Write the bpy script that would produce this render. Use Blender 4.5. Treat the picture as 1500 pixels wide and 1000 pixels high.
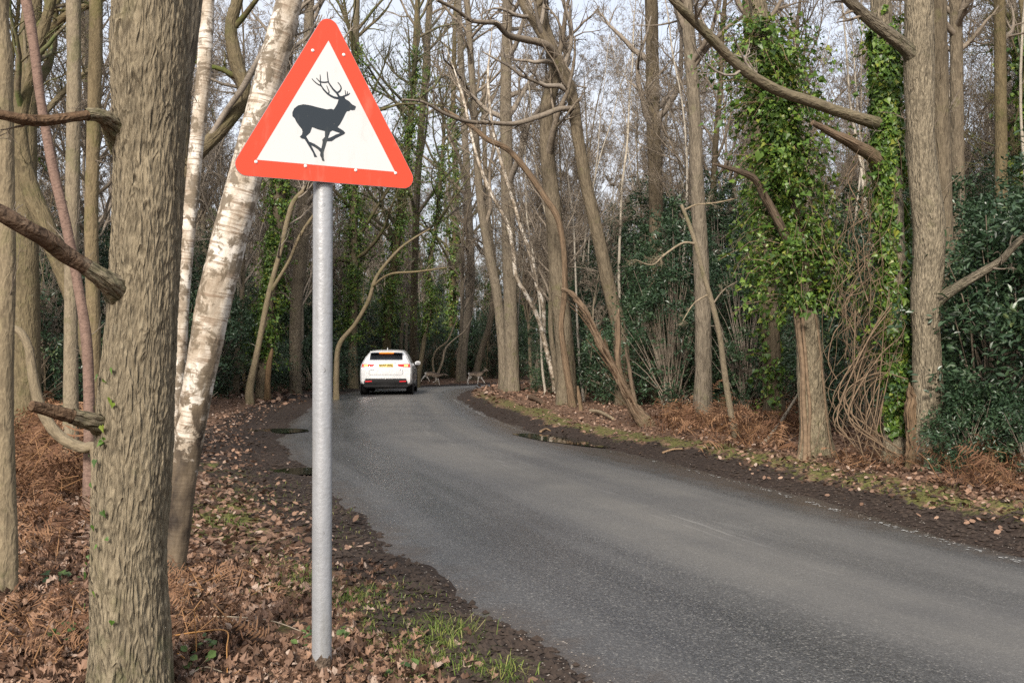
import bpy, bmesh, math
import numpy as np
from mathutils import Vector
from mathutils.geometry import tessellate_polygon

for _o in list(bpy.data.objects):
    bpy.data.objects.remove(_o)
SC = bpy.context.scene
COL = SC.collection

# ------------------------------------------------------------------ camera, sky, sun, exposure
FPX = 1458.33                      # focal length in pixels of a 1500 px wide picture (35 mm lens)
PITCH = math.atan(19 / FPX)
CAMZ = 1.5
cam_data = bpy.data.cameras.new('camera')
cam_data.lens = 35.0
cam_data.sensor_width = 36.0
cam_data.clip_start = 0.05
cam_data.clip_end = 2000.0
camera = bpy.data.objects.new('camera', cam_data)
COL.objects.link(camera)
camera.location = (0, 0, CAMZ)
camera.rotation_euler = (math.radians(90) + PITCH, 0, 0)
SC.camera = camera

SUN_EL, SUN_AZ = math.radians(33), math.radians(194)   # azimuth clockwise from +Y: behind the camera, a little left
world = bpy.data.worlds.new('World')
SC.world = world
world.use_nodes = True
wn = world.node_tree
wn.nodes.clear()
wo = wn.nodes.new('ShaderNodeOutputWorld')
wb = wn.nodes.new('ShaderNodeBackground')
ws = wn.nodes.new('ShaderNodeTexSky')
ws.sky_type = 'NISHITA'
ws.sun_disc = False
ws.sun_elevation = SUN_EL
ws.sun_rotation = SUN_AZ
ws.air_density = 1.0
ws.dust_density = 4.0
ws.ozone_density = 1.0
wb.inputs['Strength'].default_value = 0.13
# thin bright cloud over the clear sky, the same all round
wc = wn.nodes.new('ShaderNodeTexCoord')
wm = wn.nodes.new('ShaderNodeMapping'); wm.inputs['Scale'].default_value = (1, 1, 2.2)
wz = wn.nodes.new('ShaderNodeTexNoise'); wz.inputs['Scale'].default_value = 3.0; wz.inputs['Detail'].default_value = 6.0
wr = wn.nodes.new('ShaderNodeMapRange'); wr.inputs[1].default_value = 0.3; wr.inputs[2].default_value = 0.7; wr.inputs[3].default_value = 0.72; wr.inputs[4].default_value = 0.97
wx = wn.nodes.new('ShaderNodeMix'); wx.data_type = 'RGBA'
wx.inputs[7].default_value = (2.85, 2.92, 3.12, 1)
wn.links.new(wc.outputs['Generated'], wm.inputs[0]); wn.links.new(wm.outputs[0], wz.inputs['Vector'])
wn.links.new(wz.outputs[0], wr.inputs[0]); wn.links.new(wr.outputs[0], wx.inputs[0])
wn.links.new(ws.outputs[0], wx.inputs[6]); wn.links.new(wx.outputs[2], wb.inputs[0])
wn.links.new(wb.outputs[0], wo.inputs[0])

sun_data = bpy.data.lights.new('sun', 'SUN')
sun_data.energy = 2.3
sun_data.angle = math.radians(13)
sun_data.color = (1.0, 0.92, 0.82)
sun = bpy.data.objects.new('sun', sun_data)
COL.objects.link(sun)
sd = Vector((math.sin(SUN_AZ) * math.cos(SUN_EL), math.cos(SUN_AZ) * math.cos(SUN_EL), math.sin(SUN_EL)))
sun.rotation_euler = sd.to_track_quat('Z', 'Y').to_euler()
sun.location = (-3, -14, 20)

SC.view_settings.view_transform = 'Standard'
SC.view_settings.look = 'None'
SC.view_settings.gamma = 1.0
SC.view_settings.exposure = 1.36
SC.render.engine = 'CYCLES'
SC.cycles.max_bounces = 4
SC.cycles.diffuse_bounces = 2
SC.cycles.glossy_bounces = 2
SC.cycles.transmission_bounces = 2
SC.cycles.use_denoising = False
SC.cycles.use_adaptive_sampling = False
SC.cycles.sample_clamp_indirect = 2.0
SC.cycles.caustics_reflective = False
SC.cycles.caustics_refractive = False

# ------------------------------------------------------------------ small numpy toolkit
def hash3(ix, iy, iz):
    h = (ix.astype(np.uint32) * np.uint32(374761393) + iy.astype(np.uint32) * np.uint32(668265263)
         + iz.astype(np.uint32) * np.uint32(2246822519))
    h = (h ^ (h >> np.uint32(13))) * np.uint32(1274126177)
    h = h ^ (h >> np.uint32(16))
    return h.astype(np.float64) / 4294967295.0

def vnoise(x, y, z=0.0):
    x, y, z = np.broadcast_arrays(np.asarray(x, float), np.asarray(y, float), np.asarray(z, float))
    fx, fy, fz = np.floor(x), np.floor(y), np.floor(z)
    ix, iy, iz = (a.astype(np.int64) & 0xffffffff for a in (fx, fy, fz))
    u, v, w = x - fx, y - fy, z - fz
    u = u * u * (3 - 2 * u); v = v * v * (3 - 2 * v); w = w * w * (3 - 2 * w)
    r = 0
    for a in (0, 1):
        for b in (0, 1):
            for c in (0, 1):
                k = hash3((ix + a) & 0xffffffff, (iy + b) & 0xffffffff, (iz + c) & 0xffffffff)
                r = r + k * (u if a else 1 - u) * (v if b else 1 - v) * (w if c else 1 - w)
    return r * 2 - 1

def fbm(x, y, z=0.0, o=4):
    r, a = 0, 0.5
    for _ in range(o):
        r = r + a * vnoise(x, y, z)
        x, y, z = np.asarray(x) * 2.03 + 11.3, np.asarray(y) * 2.03 + 5.1, np.asarray(z) * 2.03 + 2.7
        a *= 0.5
    return r

def sstep(a, b, x):
    t = np.clip((np.asarray(x, float) - a) / (b - a), 0, 1)
    return t * t * (3 - 2 * t)

def unit(v):
    return v / np.maximum(np.linalg.norm(v, axis=-1, keepdims=True), 1e-9)

def catmull(pts, n):
    pts = np.asarray(pts, float)
    P = np.vstack([2 * pts[0] - pts[1], pts, 2 * pts[-1] - pts[-2]])
    m = len(pts) - 1
    t = np.linspace(0, m, n)
    i = np.minimum(t.astype(int), m - 1)
    u = (t - i)[:, None]
    a, b, c, d = P[i], P[i + 1], P[i + 2], P[i + 3]
    return 0.5 * (2 * b + (c - a) * u + (2 * a - 5 * b + 4 * c - d) * u ** 2 + (3 * b - a - 3 * c + d) * u ** 3)

class MB:
    """collects triangles and quads for one mesh"""
    def __init__(s):
        s.V, s.T, s.Q, s.TM, s.QM, s.n = [], [], [], [], [], 0
        s.A = []
    def add(s, V, T=None, Q=None, m=0, a=None):
        V = np.asarray(V, float).reshape(-1, 3)
        s.V.append(V)
        s.A.append(np.zeros(len(V)) if a is None else np.broadcast_to(np.asarray(a, float), (len(V),)))
        if T is not None and len(T):
            T = np.asarray(T, np.int64).reshape(-1, 3); s.T.append(T + s.n); s.TM.append(np.full(len(T), m))
        if Q is not None and len(Q):
            Q = np.asarray(Q, np.int64).reshape(-1, 4); s.Q.append(Q + s.n); s.QM.append(np.full(len(Q), m))
        s.n += len(V)
        return s
    def tubes(s, P, R, sides=3, m=0, a=0.0):
        V, Q = tubes(P, R, sides)
        return s.add(V, None, Q, m, a)
    def mesh(s, name, mats, smooth=True, off=(0, 0, 0), attr=None, vec=None):
        V = np.concatenate(s.V) - np.asarray(off, float)
        T = np.concatenate(s.T) if s.T else np.zeros((0, 3), np.int64)
        Q = np.concatenate(s.Q) if s.Q else np.zeros((0, 4), np.int64)
        me = bpy.data.meshes.new(name)
        me.vertices.add(len(V))
        me.vertices.foreach_set('co', V.astype(np.float32).ravel())
        nl = len(T) * 3 + len(Q) * 4
        me.loops.add(nl)
        me.loops.foreach_set('vertex_index', np.concatenate([T.ravel(), Q.ravel()]).astype(np.int32))
        me.polygons.add(len(T) + len(Q))
        st = np.concatenate([np.arange(len(T)) * 3, len(T) * 3 + np.arange(len(Q)) * 4]).astype(np.int32)
        me.polygons.foreach_set('loop_start', st)
        for mt in (mats if isinstance(mats, (list, tuple)) else [mats]):
            me.materials.append(mt)
        mi = np.concatenate(s.TM + s.QM) if (s.TM or s.QM) else np.zeros(0)
        me.polygons.foreach_set('material_index', mi.astype(np.int32))
        me.polygons.foreach_set('use_smooth', np.full(len(mi), smooth))
        if attr:
            at_ = me.attributes.new(attr, 'FLOAT', 'POINT')
            at_.data.foreach_set('value', np.concatenate(s.A).astype(np.float32))
        if vec:
            for k, d in vec.items():
                at_ = me.attributes.new(k, 'FLOAT_VECTOR', 'POINT')
                at_.data.foreach_set('vector', np.asarray(d, np.float32).ravel())
        me.update(calc_edges=True)
        return me

def tubes(P, R, sides):
    P = np.asarray(P, float); R = np.asarray(R, float)
    if P.ndim == 2: P, R = P[None], R[None]
    N, K, _ = P.shape
    t = unit(np.gradient(P, axis=1))
    mean = unit(P[:, -1] - P[:, 0])
    ref = np.where((np.abs(mean[:, 2]) > 0.75)[:, None], np.array([0.31, 0.93, 0.2]), np.array([0.12, 0.2, 0.97]))
    n = unit(np.cross(t, ref[:, None, :]))
    b = np.cross(t, n)
    an = np.linspace(0, 2 * np.pi, sides, endpoint=False)
    V = P[:, :, None] + R[:, :, None, None] * (np.cos(an)[None, None, :, None] * n[:, :, None] + np.sin(an)[None, None, :, None] * b[:, :, None])
    idx = np.arange(N * K * sides).reshape(N, K, sides)
    a0 = idx[:, :-1]; a1 = idx[:, 1:]
    Q = np.stack([a0, np.roll(a0, -1, 2), np.roll(a1, -1, 2), a1], -1)
    return V.reshape(-1, 3), Q.reshape(-1, 4)

def grow(rng, P, R, n, t0, t1, lenf, radf, ang, k, wob, up, taper=0.25, sq=0.45, rmax=1.0, lmin=0.05):
    """children of a batch of branches: P [N,K,3], R [N,K]"""
    N, K, _ = P.shape
    L = np.linalg.norm(np.diff(P, axis=1), axis=2).sum(1)
    t = rng.uniform(t0, t1, (N, n)) if np.isscalar(t0) else t0 + rng.random((N, n)) * (t1 - t0)
    f = t * (K - 1); i = np.minimum(f.astype(int), K - 2); u = (f - i)[..., None]
    ar = np.arange(N)[:, None]
    p = P[ar, i] * (1 - u) + P[ar, i + 1] * u
    r = (R[ar, i] * (1 - u[..., 0]) + R[ar, i + 1] * u[..., 0])
    tg = unit(P[ar, i + 1] - P[ar, i])
    ln = np.maximum(L[:, None] * lenf * (1 - 0.55 * t) * rng.uniform(0.55, 1.25, (N, n)), lmin)
    rv = unit(np.cross(tg, rng.normal(size=(N, n, 3))))
    a = ang * rng.uniform(0.7, 1.3, (N, n))[..., None]
    d = unit(tg * np.cos(a) + rv * np.sin(a)).reshape(-1, 3)
    p = p.reshape(-1, 3); ln = ln.reshape(-1); r0 = np.minimum(r.reshape(-1) * radf, rmax)
    out = [p]; seg = (ln / (k - 1))[:, None]
    for j in range(1, k):
        d = unit(d + rng.normal(size=d.shape) * wob + np.array([0, 0, up]))
        out.append(out[-1] + d * seg)
    C = np.stack(out, 1)
    RR = r0[:, None] * np.linspace(1, taper, k)[None]
    return C, RR

def leaves(rng, pos, nrm, tip, size, T, F, rnd=None):
    """leaf template T [m,3] (y = tip, z = normal) at every position"""
    z = unit(nrm); y = unit(tip - (tip * z).sum(1, keepdims=True) * z); x = np.cross(y, z)
    M = np.stack([x, y, z], 1)                       # rows
    V = np.einsum('md,ndk->nmk', T, M) * size[:, None, None] + pos[:, None]
    m = len(T); n = len(pos)
    FF = (F[None] + (np.arange(n) * m)[:, None, None]).reshape(-1, 3)
    a = np.repeat(rng.random(n) if rnd is None else rnd, m)
    return V.reshape(-1, 3), FF, a

def fan(outline, zf):
    o = np.array(outline, float)
    T = np.column_stack([o, [zf(a, b) for a, b in o]])
    return T, np.array([[0, i, i + 1] for i in range(1, len(o) - 1)])

OAK_T, OAK_F = fan([(0, 0), (.05, .12), (.24, .24), (.10, .36), (.36, .50), (.13, .62), (.28, .80), (.08, 1.0),
                    (-.07, .99), (-.27, .82), (-.12, .64), (-.38, .50), (-.10, .38), (-.25, .22), (-.05, .1)],
                   lambda a, b: 0.9 * a * a + 0.22 * (b - .5) ** 2)
def curl(T, bend, fold, twist):
    T = T.copy(); x, y, z = T.T
    z = fold * np.abs(x) * 1.2 + bend * (y - .5) ** 2 * 1.6 + twist * x * (y - .5) * 3 + .10 * np.sin(y * 9 + x * 7)
    return np.column_stack([x * (1 - .35 * abs(fold)), y, z])
_w = [.05, .27, .11, .36, .13, .27, .05]; _y = [0, .2, .34, .5, .64, .8, 1.0]
OAK_T = np.array([(s * w, y, 0) for w, y in zip(_w, _y) for s in (-1, 0, 1)], float)
OAK_F = np.array([t for r in range(6) for c in (0, 1) for t in ((r * 3 + c, r * 3 + c + 1, r * 3 + c + 4), (r * 3 + c, r * 3 + c + 4, r * 3 + c + 3))])
OAKS = [curl(OAK_T, a, b_, c_) for a, b_, c_ in ((.6, .5, .3), (-.7, .25, -.5), (.9, -.5, .2), (-.3, .8, .6))]
OAK2_T, OAK2_F = fan([(0, 0), (.3, .3), (.26, .72), (0, 1), (-.28, .7), (-.26, .25)], lambda a, b: 0.8 * a * a + 0.2 * (b - .5) ** 2)
IVY_T, IVY_F = fan([(0, 0), (.26, -.16), (.50, .10), (.34, .36), (.22, .5), (0, .95), (-.22, .5), (-.34, .36), (-.5, .1), (-.26, -.16)],
                   lambda a, b: 0.25 * abs(a) - 0.1 * b * b)
IVY2_T, IVY2_F = fan([(0, -.1), (.5, .1), (0, .95), (-.5, .1)], lambda a, b: 0.25 * abs(a))
HOL_T = np.array([(0, 0, 0), (.17, .28, .08), (.2, .62, .09), (0, 1, -.03), (-.2, .62, .09), (-.17, .28, .08), (0, .45, 0)], float)
HOL_F = np.array([(0, 1, 6), (1, 2, 6), (2, 3, 6), (3, 4, 6), (4, 5, 6), (5, 0, 6)])
HOL2_T = np.array([(0, 0, 0), (.21, .5, .08), (0, 1, -.02), (-.21, .5, .08)], float)
HOL2_F = np.array([(0, 1, 2), (0, 2, 3)])

# ------------------------------------------------------------------ scene helpers
def thing(name, label, cat, loc=(0, 0, 0), group=None, kind=None):
    o = bpy.data.objects.new(name, None)
    COL.objects.link(o)
    o.location = loc
    o.empty_display_size = 0.2
    tag(o, label, cat, group, kind)
    return o

def tag(o, label, cat=None, group=None, kind=None):
    if label: o['label'] = label
    if cat: o['category'] = cat
    if group: o['group'] = group
    if kind: o['kind'] = kind
    return o

def part(name, me, parent=None, loc=None, rot=None):
    o = bpy.data.objects.new(name, me)
    COL.objects.link(o)
    if parent is not None: o.parent = parent
    if loc is not None: o.location = loc
    if rot is not None: o.rotation_euler = rot
    return o

def copy_tree(o, parent=None):
    c = o.copy()
    COL.objects.link(c)
    c.parent = parent
    for ch in list(o.children):
        copy_tree(ch, c)
    return c

FWD = np.array([0, math.cos(PITCH), math.sin(PITCH)])
UPV = np.array([0, -math.sin(PITCH), math.cos(PITCH)])
CAM = np.array([0, 0, CAMZ])
def ray(px, py):
    return FWD * FPX + np.array([px - 750.0, 0, 0]) + UPV * (500.0 - py)
def at(px, py, Y):
    d = ray(px, py)
    return CAM + d * (Y / d[1])

# ------------------------------------------------------------------ materials (all procedural)
def newmat(name, rough=0.85, spec=0.3):
    m = bpy.data.materials.new(name)
    m.use_nodes = True
    nt = m.node_tree
    b = nt.nodes['Principled BSDF']
    b.inputs['Roughness'].default_value = rough
    b.inputs['Specular IOR Level'].default_value = spec
    return m, nt, b
def nd(nt, t, ins=None, **pr):
    n = nt.nodes.new('ShaderNode' + t)
    for k, v in pr.items(): setattr(n, k, v)
    for k, v in (ins or {}).items():
        if isinstance(v, bpy.types.NodeSocket): nt.links.new(v, n.inputs[k])
        else: n.inputs[k].default_value = v
    return n
def ramp(nt, fac, stops, interp='LINEAR'):
    r = nt.nodes.new('ShaderNodeValToRGB')
    r.color_ramp.interpolation = interp
    e = r.color_ramp.elements
    while len(e) < len(stops): e.new(0.5)
    for k, (p, c) in enumerate(stops):
        e[k].position = p
        e[k].color = (c, c, c, 1) if np.isscalar(c) else (*c, 1)
    nt.links.new(fac, r.inputs[0])
    return r.outputs[0]
def mixc(nt, f, a, b, mode='MIX'):
    n = nt.nodes.new('ShaderNodeMix'); n.data_type = 'RGBA'; n.blend_type = mode
    for s, v in ((n.inputs[0], f), (n.inputs[6], a), (n.inputs[7], b)):
        if isinstance(v, bpy.types.NodeSocket): nt.links.new(v, s)
        elif np.isscalar(v): s.default_value = v
        else: s.default_value = (*v, 1) if len(v) == 3 else v
    return n.outputs[2]
def math_(nt, op, a, b=0.0, clamp=False):
    n = nt.nodes.new('ShaderNodeMath'); n.operation = op; n.use_clamp = clamp
    for s, v in ((n.inputs[0], a), (n.inputs[1], b)):
        if isinstance(v, bpy.types.NodeSocket): nt.links.new(v, s)
        else: s.default_value = v
    return n.outputs[0]
def coord(nt, attr=None, scale=(1, 1, 1), out='Object'):
    if attr:
        v = nd(nt, 'Attribute', attribute_name=attr).outputs['Vector']
    else:
        v = nd(nt, 'TexCoord').outputs[out]
    return nd(nt, 'Mapping', {'Vector': v, 'Scale': scale}).outputs[0]
def noise(nt, v, s, d=4, r=0.55, dist=0.0):
    return nd(nt, 'TexNoise', {'Vector': v, 'Scale': s, 'Detail': d, 'Roughness': r, 'Distortion': dist}).outputs[0]
def bump(nt, b, h, st, dist=0.01):
    n = nd(nt, 'Bump', {'Height': h, 'Strength': st, 'Distance': dist})
    nt.links.new(n.outputs[0], b.inputs['Normal'])

def bark_mat(name, cd, cl, moss=0.25, mossc=(0.10, 0.11, 0.03), attr='bk', sc=26.0, zs=0.16, bst=0.8, bd=0.012, var=0.35, rgattr=False, foot=0.55):
    m, nt, b = newmat(name, 0.92, 0.15)
    v = coord(nt, attr, (1, 1, zs))
    w = coord(nt, attr, (1, 1, 1))
    n1 = noise(nt, v, sc, 6, 0.62, 0.6)
    vo = nd(nt, 'TexVoronoi', {'Vector': nd(nt, 'Mapping', {'Vector': v}).outputs[0], 'Scale': sc * 1.1, 'Randomness': 1.0}, feature='DISTANCE_TO_EDGE').outputs[0]
    h = math_(nt, 'ADD', n1, math_(nt, 'MULTIPLY', math_(nt, 'MINIMUM', vo, 0.25), 1.6))
    rdg = math_(nt, 'SUBTRACT', 1.0, math_(nt, 'MULTIPLY', math_(nt, 'ABSOLUTE', math_(nt, 'SUBTRACT', noise(nt, v, sc * .75, 2, .5, .8), 0.5)), 7.0), True)
    c = ramp(nt, n1, [(0.30, cd), (0.66, cl)])
    c = mixc(nt, math_(nt, 'MULTIPLY', rdg, 0.55), c, tuple(x * 1.35 for x in cl))
    fine = noise(nt, v, sc * 5, 5, .7)
    c = mixc(nt, 0.55, c, ramp(nt, fine, [(0.32, 0.35), (0.62, 1.0)]), 'MULTIPLY')
    if rgattr:
        ra = nd(nt, 'Attribute', attribute_name='rg').outputs['Fac']
        c = mixc(nt, ramp(nt, ra, [(0.1, 0.0), (0.8, 0.85)]), c, tuple(x * 1.45 for x in cl))
    h = math_(nt, 'ADD', h, math_(nt, 'ADD', math_(nt, 'MULTIPLY', rdg, 0.7), math_(nt, 'MULTIPLY', fine, 0.35)))
    big = noise(nt, w, 2.2, 3)
    c = mixc(nt, ramp(nt, big, [(0.35, 0.0), (0.7, 0.45)]), c, tuple(x * 0.62 for x in cl))
    pale = noise(nt, w, 9.0, 5, 0.7)
    c = mixc(nt, ramp(nt, pale, [(0.62, 0.0), (0.75, 0.35)]), c, (0.30, 0.29, 0.22))
    if moss:
        mo = noise(nt, nd(nt, 'Mapping', {'Vector': w, 'Location': (3, 7, 1)}).outputs[0], 3.1, 6, 0.65)
        c = mixc(nt, ramp(nt, mo, [(0.66 - 0.35 * moss, 0.0), (0.86 - 0.3 * moss, min(1, 0.35 + moss))]), c, mossc)
    if attr and foot:       # moss climbing a little way up from the ground
        zz = nd(nt, 'SeparateXYZ', {0: w}).outputs[2]
        ft = math_(nt, 'ADD', math_(nt, 'SUBTRACT', foot, zz), math_(nt, 'MULTIPLY', math_(nt, 'SUBTRACT', pale, 0.5), 2.2))
        c = mixc(nt, ramp(nt, ft, [(0.15, 0.0), (0.75, 0.75)]), c, (0.062, 0.075, 0.022))
    rn = nd(nt, 'ObjectInfo').outputs['Random']
    hsv = nd(nt, 'HueSaturation', {'Color': c, 'Value': math_(nt, 'ADD', math_(nt, 'MULTIPLY', rn, var), 1 - var / 2),
                                   'Saturation': math_(nt, 'ADD', math_(nt, 'MULTIPLY', rn, -0.3), 1.1)})
    nt.links.new(hsv.outputs[0], b.inputs['Base Color'])
    bump(nt, b, h, bst, bd)
    return m

def leaf_mat(name, stops, rough, spec, trans=0.25):
    m, nt, b = newmat(name, rough, spec)
    a = nd(nt, 'Attribute', attribute_name='rnd').outputs['Fac']
    c = ramp(nt, a, stops)
    n = noise(nt, coord(nt), 60, 3)
    c = mixc(nt, 0.35, c, ramp(nt, n, [(0.3, 0.45), (0.7, 1.0)]), 'MULTIPLY')
    nt.links.new(c, b.inputs['Base Color'])
    if trans:
        t = nd(nt, 'BsdfTranslucent', {'Color': c})
        mx = nd(nt, 'MixShader', {0: trans, 1: b.outputs[0], 2: t.outputs[0]})
        nt.links.new(mx.outputs[0], nt.nodes['Material Output'].inputs[0])
    return m

def plain(name, col, rough=0.6, spec=0.4, metal=0.0, emit=None, es=0.0, coat=0.0, nscale=0, namt=0.15):
    m, nt, b = newmat(name, rough, spec)
    b.inputs['Metallic'].default_value = metal
    b.inputs['Coat Weight'].default_value = coat
    if nscale:
        n = noise(nt, coord(nt), nscale, 5)
        c = mixc(nt, namt, (*col, 1), ramp(nt, n, [(0.3, 0.2), (0.7, 1.0)]), 'MULTIPLY')
        nt.links.new(c, b.inputs['Base Color'])
    else:
        b.inputs['Base Color'].default_value = (*col, 1)
    if emit:
        b.inputs['Emission Color'].default_value = (*emit, 1)
        b.inputs['Emission Strength'].default_value = es
    return m

M_OAK = bark_mat('oak_bark', (0.074, 0.061, 0.043), (0.205, 0.171, 0.117), 0.2, sc=34, zs=0.2, bst=1.0, bd=0.02, var=0.0, rgattr=True)
M_SMOOTH = bark_mat('smooth_bark', (0.12, 0.094, 0.06), (0.235, 0.188, 0.118), 0.36, sc=30, zs=0.35, bst=0.5, bd=0.008, var=0.3)
M_BROWN = bark_mat('brown_bark', (0.076, 0.060, 0.042), (0.188, 0.153, 0.106), 0.27, sc=18, zs=0.2, bst=0.8, bd=0.02, var=0.45)
M_MOSSY = bark_mat('mossy_bark', (0.07, 0.055, 0.034), (0.17, 0.135, 0.075), 0.42, mossc=(0.088, 0.088, 0.032), sc=20, zs=0.3, bst=0.7, bd=0.015)
M_PALE = bark_mat('pale_stem_bark', (0.22, 0.19, 0.145), (0.44, 0.39, 0.31), 0.06, sc=20, zs=1.2, bst=0.3, bd=0.008, var=0.5)
M_REDB = bark_mat('red_young_bark', (0.10, 0.062, 0.048), (0.22, 0.14, 0.105), 0.05, sc=20, zs=1.6, bst=0.35, bd=0.006)
M_DEAD = bark_mat('rotten_wood', (0.05, 0.034, 0.023), (0.205, 0.14, 0.085), 0.08, sc=26, zs=0.08, bst=1.0, bd=0.015, var=0.15)
M_DARKB = bark_mat('dark_dead_bark', (0.035, 0.023, 0.016), (0.15, 0.10, 0.065), 0.12, attr=None, sc=22, zs=1.0, bst=0.8, bd=0.01, var=0.0)
M_SPLINT = plain('splintered_wood', (0.30, 0.20, 0.12), 0.8, 0.2, nscale=30, namt=0.6)
M_TWIG = bark_mat('twig_bark', (0.115, 0.092, 0.07), (0.26, 0.215, 0.165), 0.12, attr=None, sc=9, zs=1.0, bst=0.2, bd=0.01, var=0.4)
M_TWIGP = bark_mat('pale_twig_bark', (0.17, 0.13, 0.085), (0.36, 0.29, 0.20), 0.1, attr=None, sc=9, zs=1.0, bst=0.2, bd=0.01, var=0.2)
M_MOSSTWIG = bark_mat('mossy_twig_bark', (0.07, 0.055, 0.035), (0.16, 0.13, 0.08), 0.6, mossc=(0.085, 0.11, 0.03), attr=None, sc=9, zs=1.0, bst=0.2, bd=0.01)
M_VINE = plain('bare_vine', (0.22, 0.155, 0.10), 0.85, 0.2, nscale=14, namt=0.6)

def birch_mat(name, zdark):
    m, nt, b = newmat(name, 0.7, 0.3)
    v = coord(nt, 'bk', (1, 1, 1))
    z = nd(nt, 'SeparateXYZ', {0: v}).outputs[2]
    n1 = noise(nt, nd(nt, 'Mapping', {'Vector': v, 'Scale': (1, 1, 0.45)}).outputs[0], 5.5, 6, 0.65)
    c = ramp(nt, n1, [(0.30, (0.20, 0.15, 0.10)), (0.46, (0.40, 0.34, 0.265)), (0.56, (0.60, 0.55, 0.475)), (0.72, (0.71, 0.675, 0.615))])
    ban = noise(nt, nd(nt, 'Mapping', {'Vector': v, 'Scale': (5, 5, 60)}).outputs[0], 1.0, 4, 0.6)
    c = mixc(nt, ramp(nt, ban, [(0.53, 0.0), (0.62, 0.85)]), c, (0.22, 0.16, 0.11))
    pk = noise(nt, nd(nt, 'Mapping', {'Vector': v, 'Scale': (1.2, 1.2, 1.0), 'Location': (4, 2, 9)}).outputs[0], 7.5, 7, 0.7, 0.5)
    c = mixc(nt, ramp(nt, pk, [(0.49, 0.0), (0.55, 0.9)]), c, (0.135, 0.105, 0.07))
    lo = math_(nt, 'ADD', math_(nt, 'MULTIPLY', math_(nt, 'SUBTRACT', zdark, z), 2.2), math_(nt, 'MULTIPLY', math_(nt, 'SUBTRACT', pk, 0.5), 5.0))
    dk = ramp(nt, math_(nt, 'ADD', lo, 0.5), [(0.35, 0.0), (0.75, 1.0)])
    c = mixc(nt, dk, c, ramp(nt, n1, [(0.35, (0.03, 0.022, 0.016)), (0.65, (0.19, 0.145, 0.095))]))
    nt.links.new(c, b.inputs['Base Color'])
    h = math_(nt, 'ADD', math_(nt, 'MULTIPLY', ban, 0.5), math_(nt, 'MULTIPLY', pk, 0.8))
    bump(nt, b, h, 0.55, 0.012)
    return m
M_BIRCH = birch_mat('birch_bark', 1.25)
M_BIRCH2 = birch_mat('birch_bark_pale', -0.5)

M_IVY = leaf_mat('ivy_leaf', [(0.0, (0.04, 0.085, 0.016)), (0.5, (0.09, 0.17, 0.028)), (0.85, (0.16, 0.25, 0.04)), (1.0, (0.28, 0.30, 0.05))], 0.42, 0.45, 0.25)
M_HOLLY = leaf_mat('holly_leaf', [(0.0, (0.020, 0.044, 0.022)), (0.5, (0.040, 0.077, 0.037)), (0.85, (0.072, 0.120, 0.054)), (1.0, (0.13, 0.16, 0.06))], 0.36, 0.5, 0.15)
M_LITTER = leaf_mat('dead_leaf', [(0.0, (0.045, 0.027, 0.018)), (0.3, (0.13, 0.075, 0.048)), (0.6, (0.235, 0.145, 0.10)), (0.85, (0.33, 0.20, 0.13)), (1.0, (0.40, 0.31, 0.25))], 0.7, 0.25, 0.1)
M_ODEAD = leaf_mat('hanging_dead_leaf', [(0.0, (0.20, 0.09, 0.05)), (1.0, (0.36, 0.19, 0.12))], 0.8, 0.2, 0.25)
M_FERN = leaf_mat('dead_bracken', [(0.0, (0.085, 0.042, 0.024)), (0.5, (0.20, 0.105, 0.058)), (1.0, (0.36, 0.21, 0.12))], 0.85, 0.2, 0.2)
M_STALKD = plain('dull_bracken_stalk', (0.30, 0.165, 0.08), 0.8, 0.2, nscale=8, namt=0.5)
M_STALK = plain('bracken_stalk', (0.52, 0.26, 0.085), 0.6, 0.3, nscale=8, namt=0.4)
M_GRASS = leaf_mat('grass_blade', [(0.0, (0.07, 0.12, 0.02)), (0.6, (0.14, 0.20, 0.035)), (0.85, (0.26, 0.28, 0.07)), (1.0, (0.42, 0.36, 0.18))], 0.55, 0.3, 0.3)
M_BRAM = leaf_mat('bramble_leaf', [(0.0, (0.035, 0.075, 0.02)), (1.0, (0.10, 0.16, 0.035))], 0.5, 0.4, 0.2)
# ------------------------------------------------------------------ road line and terrain
R_EDGE = [(8.6, -6), (6.9, -2), (5.6, 2), (4.6, 5), (3.85, 7.3), (3.42, 9.07), (2.82, 11.76), (1.85, 15), (.62, 18.5), (-.25, 22.8),
          (-1.18, 28.8), (-1.82, 34), (-1.9, 40), (-1.3, 46), (0.2, 52), (3.5, 57), (9, 61), (20, 65), (36, 69)]
L_EDGE = [(4.6, -6.5), (3.2, -2.5), (1.9, 1), (.58, 4.2), (-.44, 6.4), (-1.05, 8.07), (-1.94, 10.9), (-2.9, 13.6), (-4.2, 18.1), (-5.0, 22.8),
          (-5.8, 28.8), (-6.4, 35), (-6.45, 42), (-5.9, 49), (-4.2, 56), (-0.5, 61.5), (6, 66), (18, 70), (35, 74.5)]
NS = 420
RE = catmull([(a, b, 0) for a, b in R_EDGE], NS)[:, :2]
LE = catmull([(a, b, 0) for a, b in L_EDGE], NS)[:, :2]
CE = (RE + LE) / 2
HW = np.linalg.norm(RE - LE, axis=1) / 2
TG = unit(np.gradient(CE, axis=0))

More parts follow.
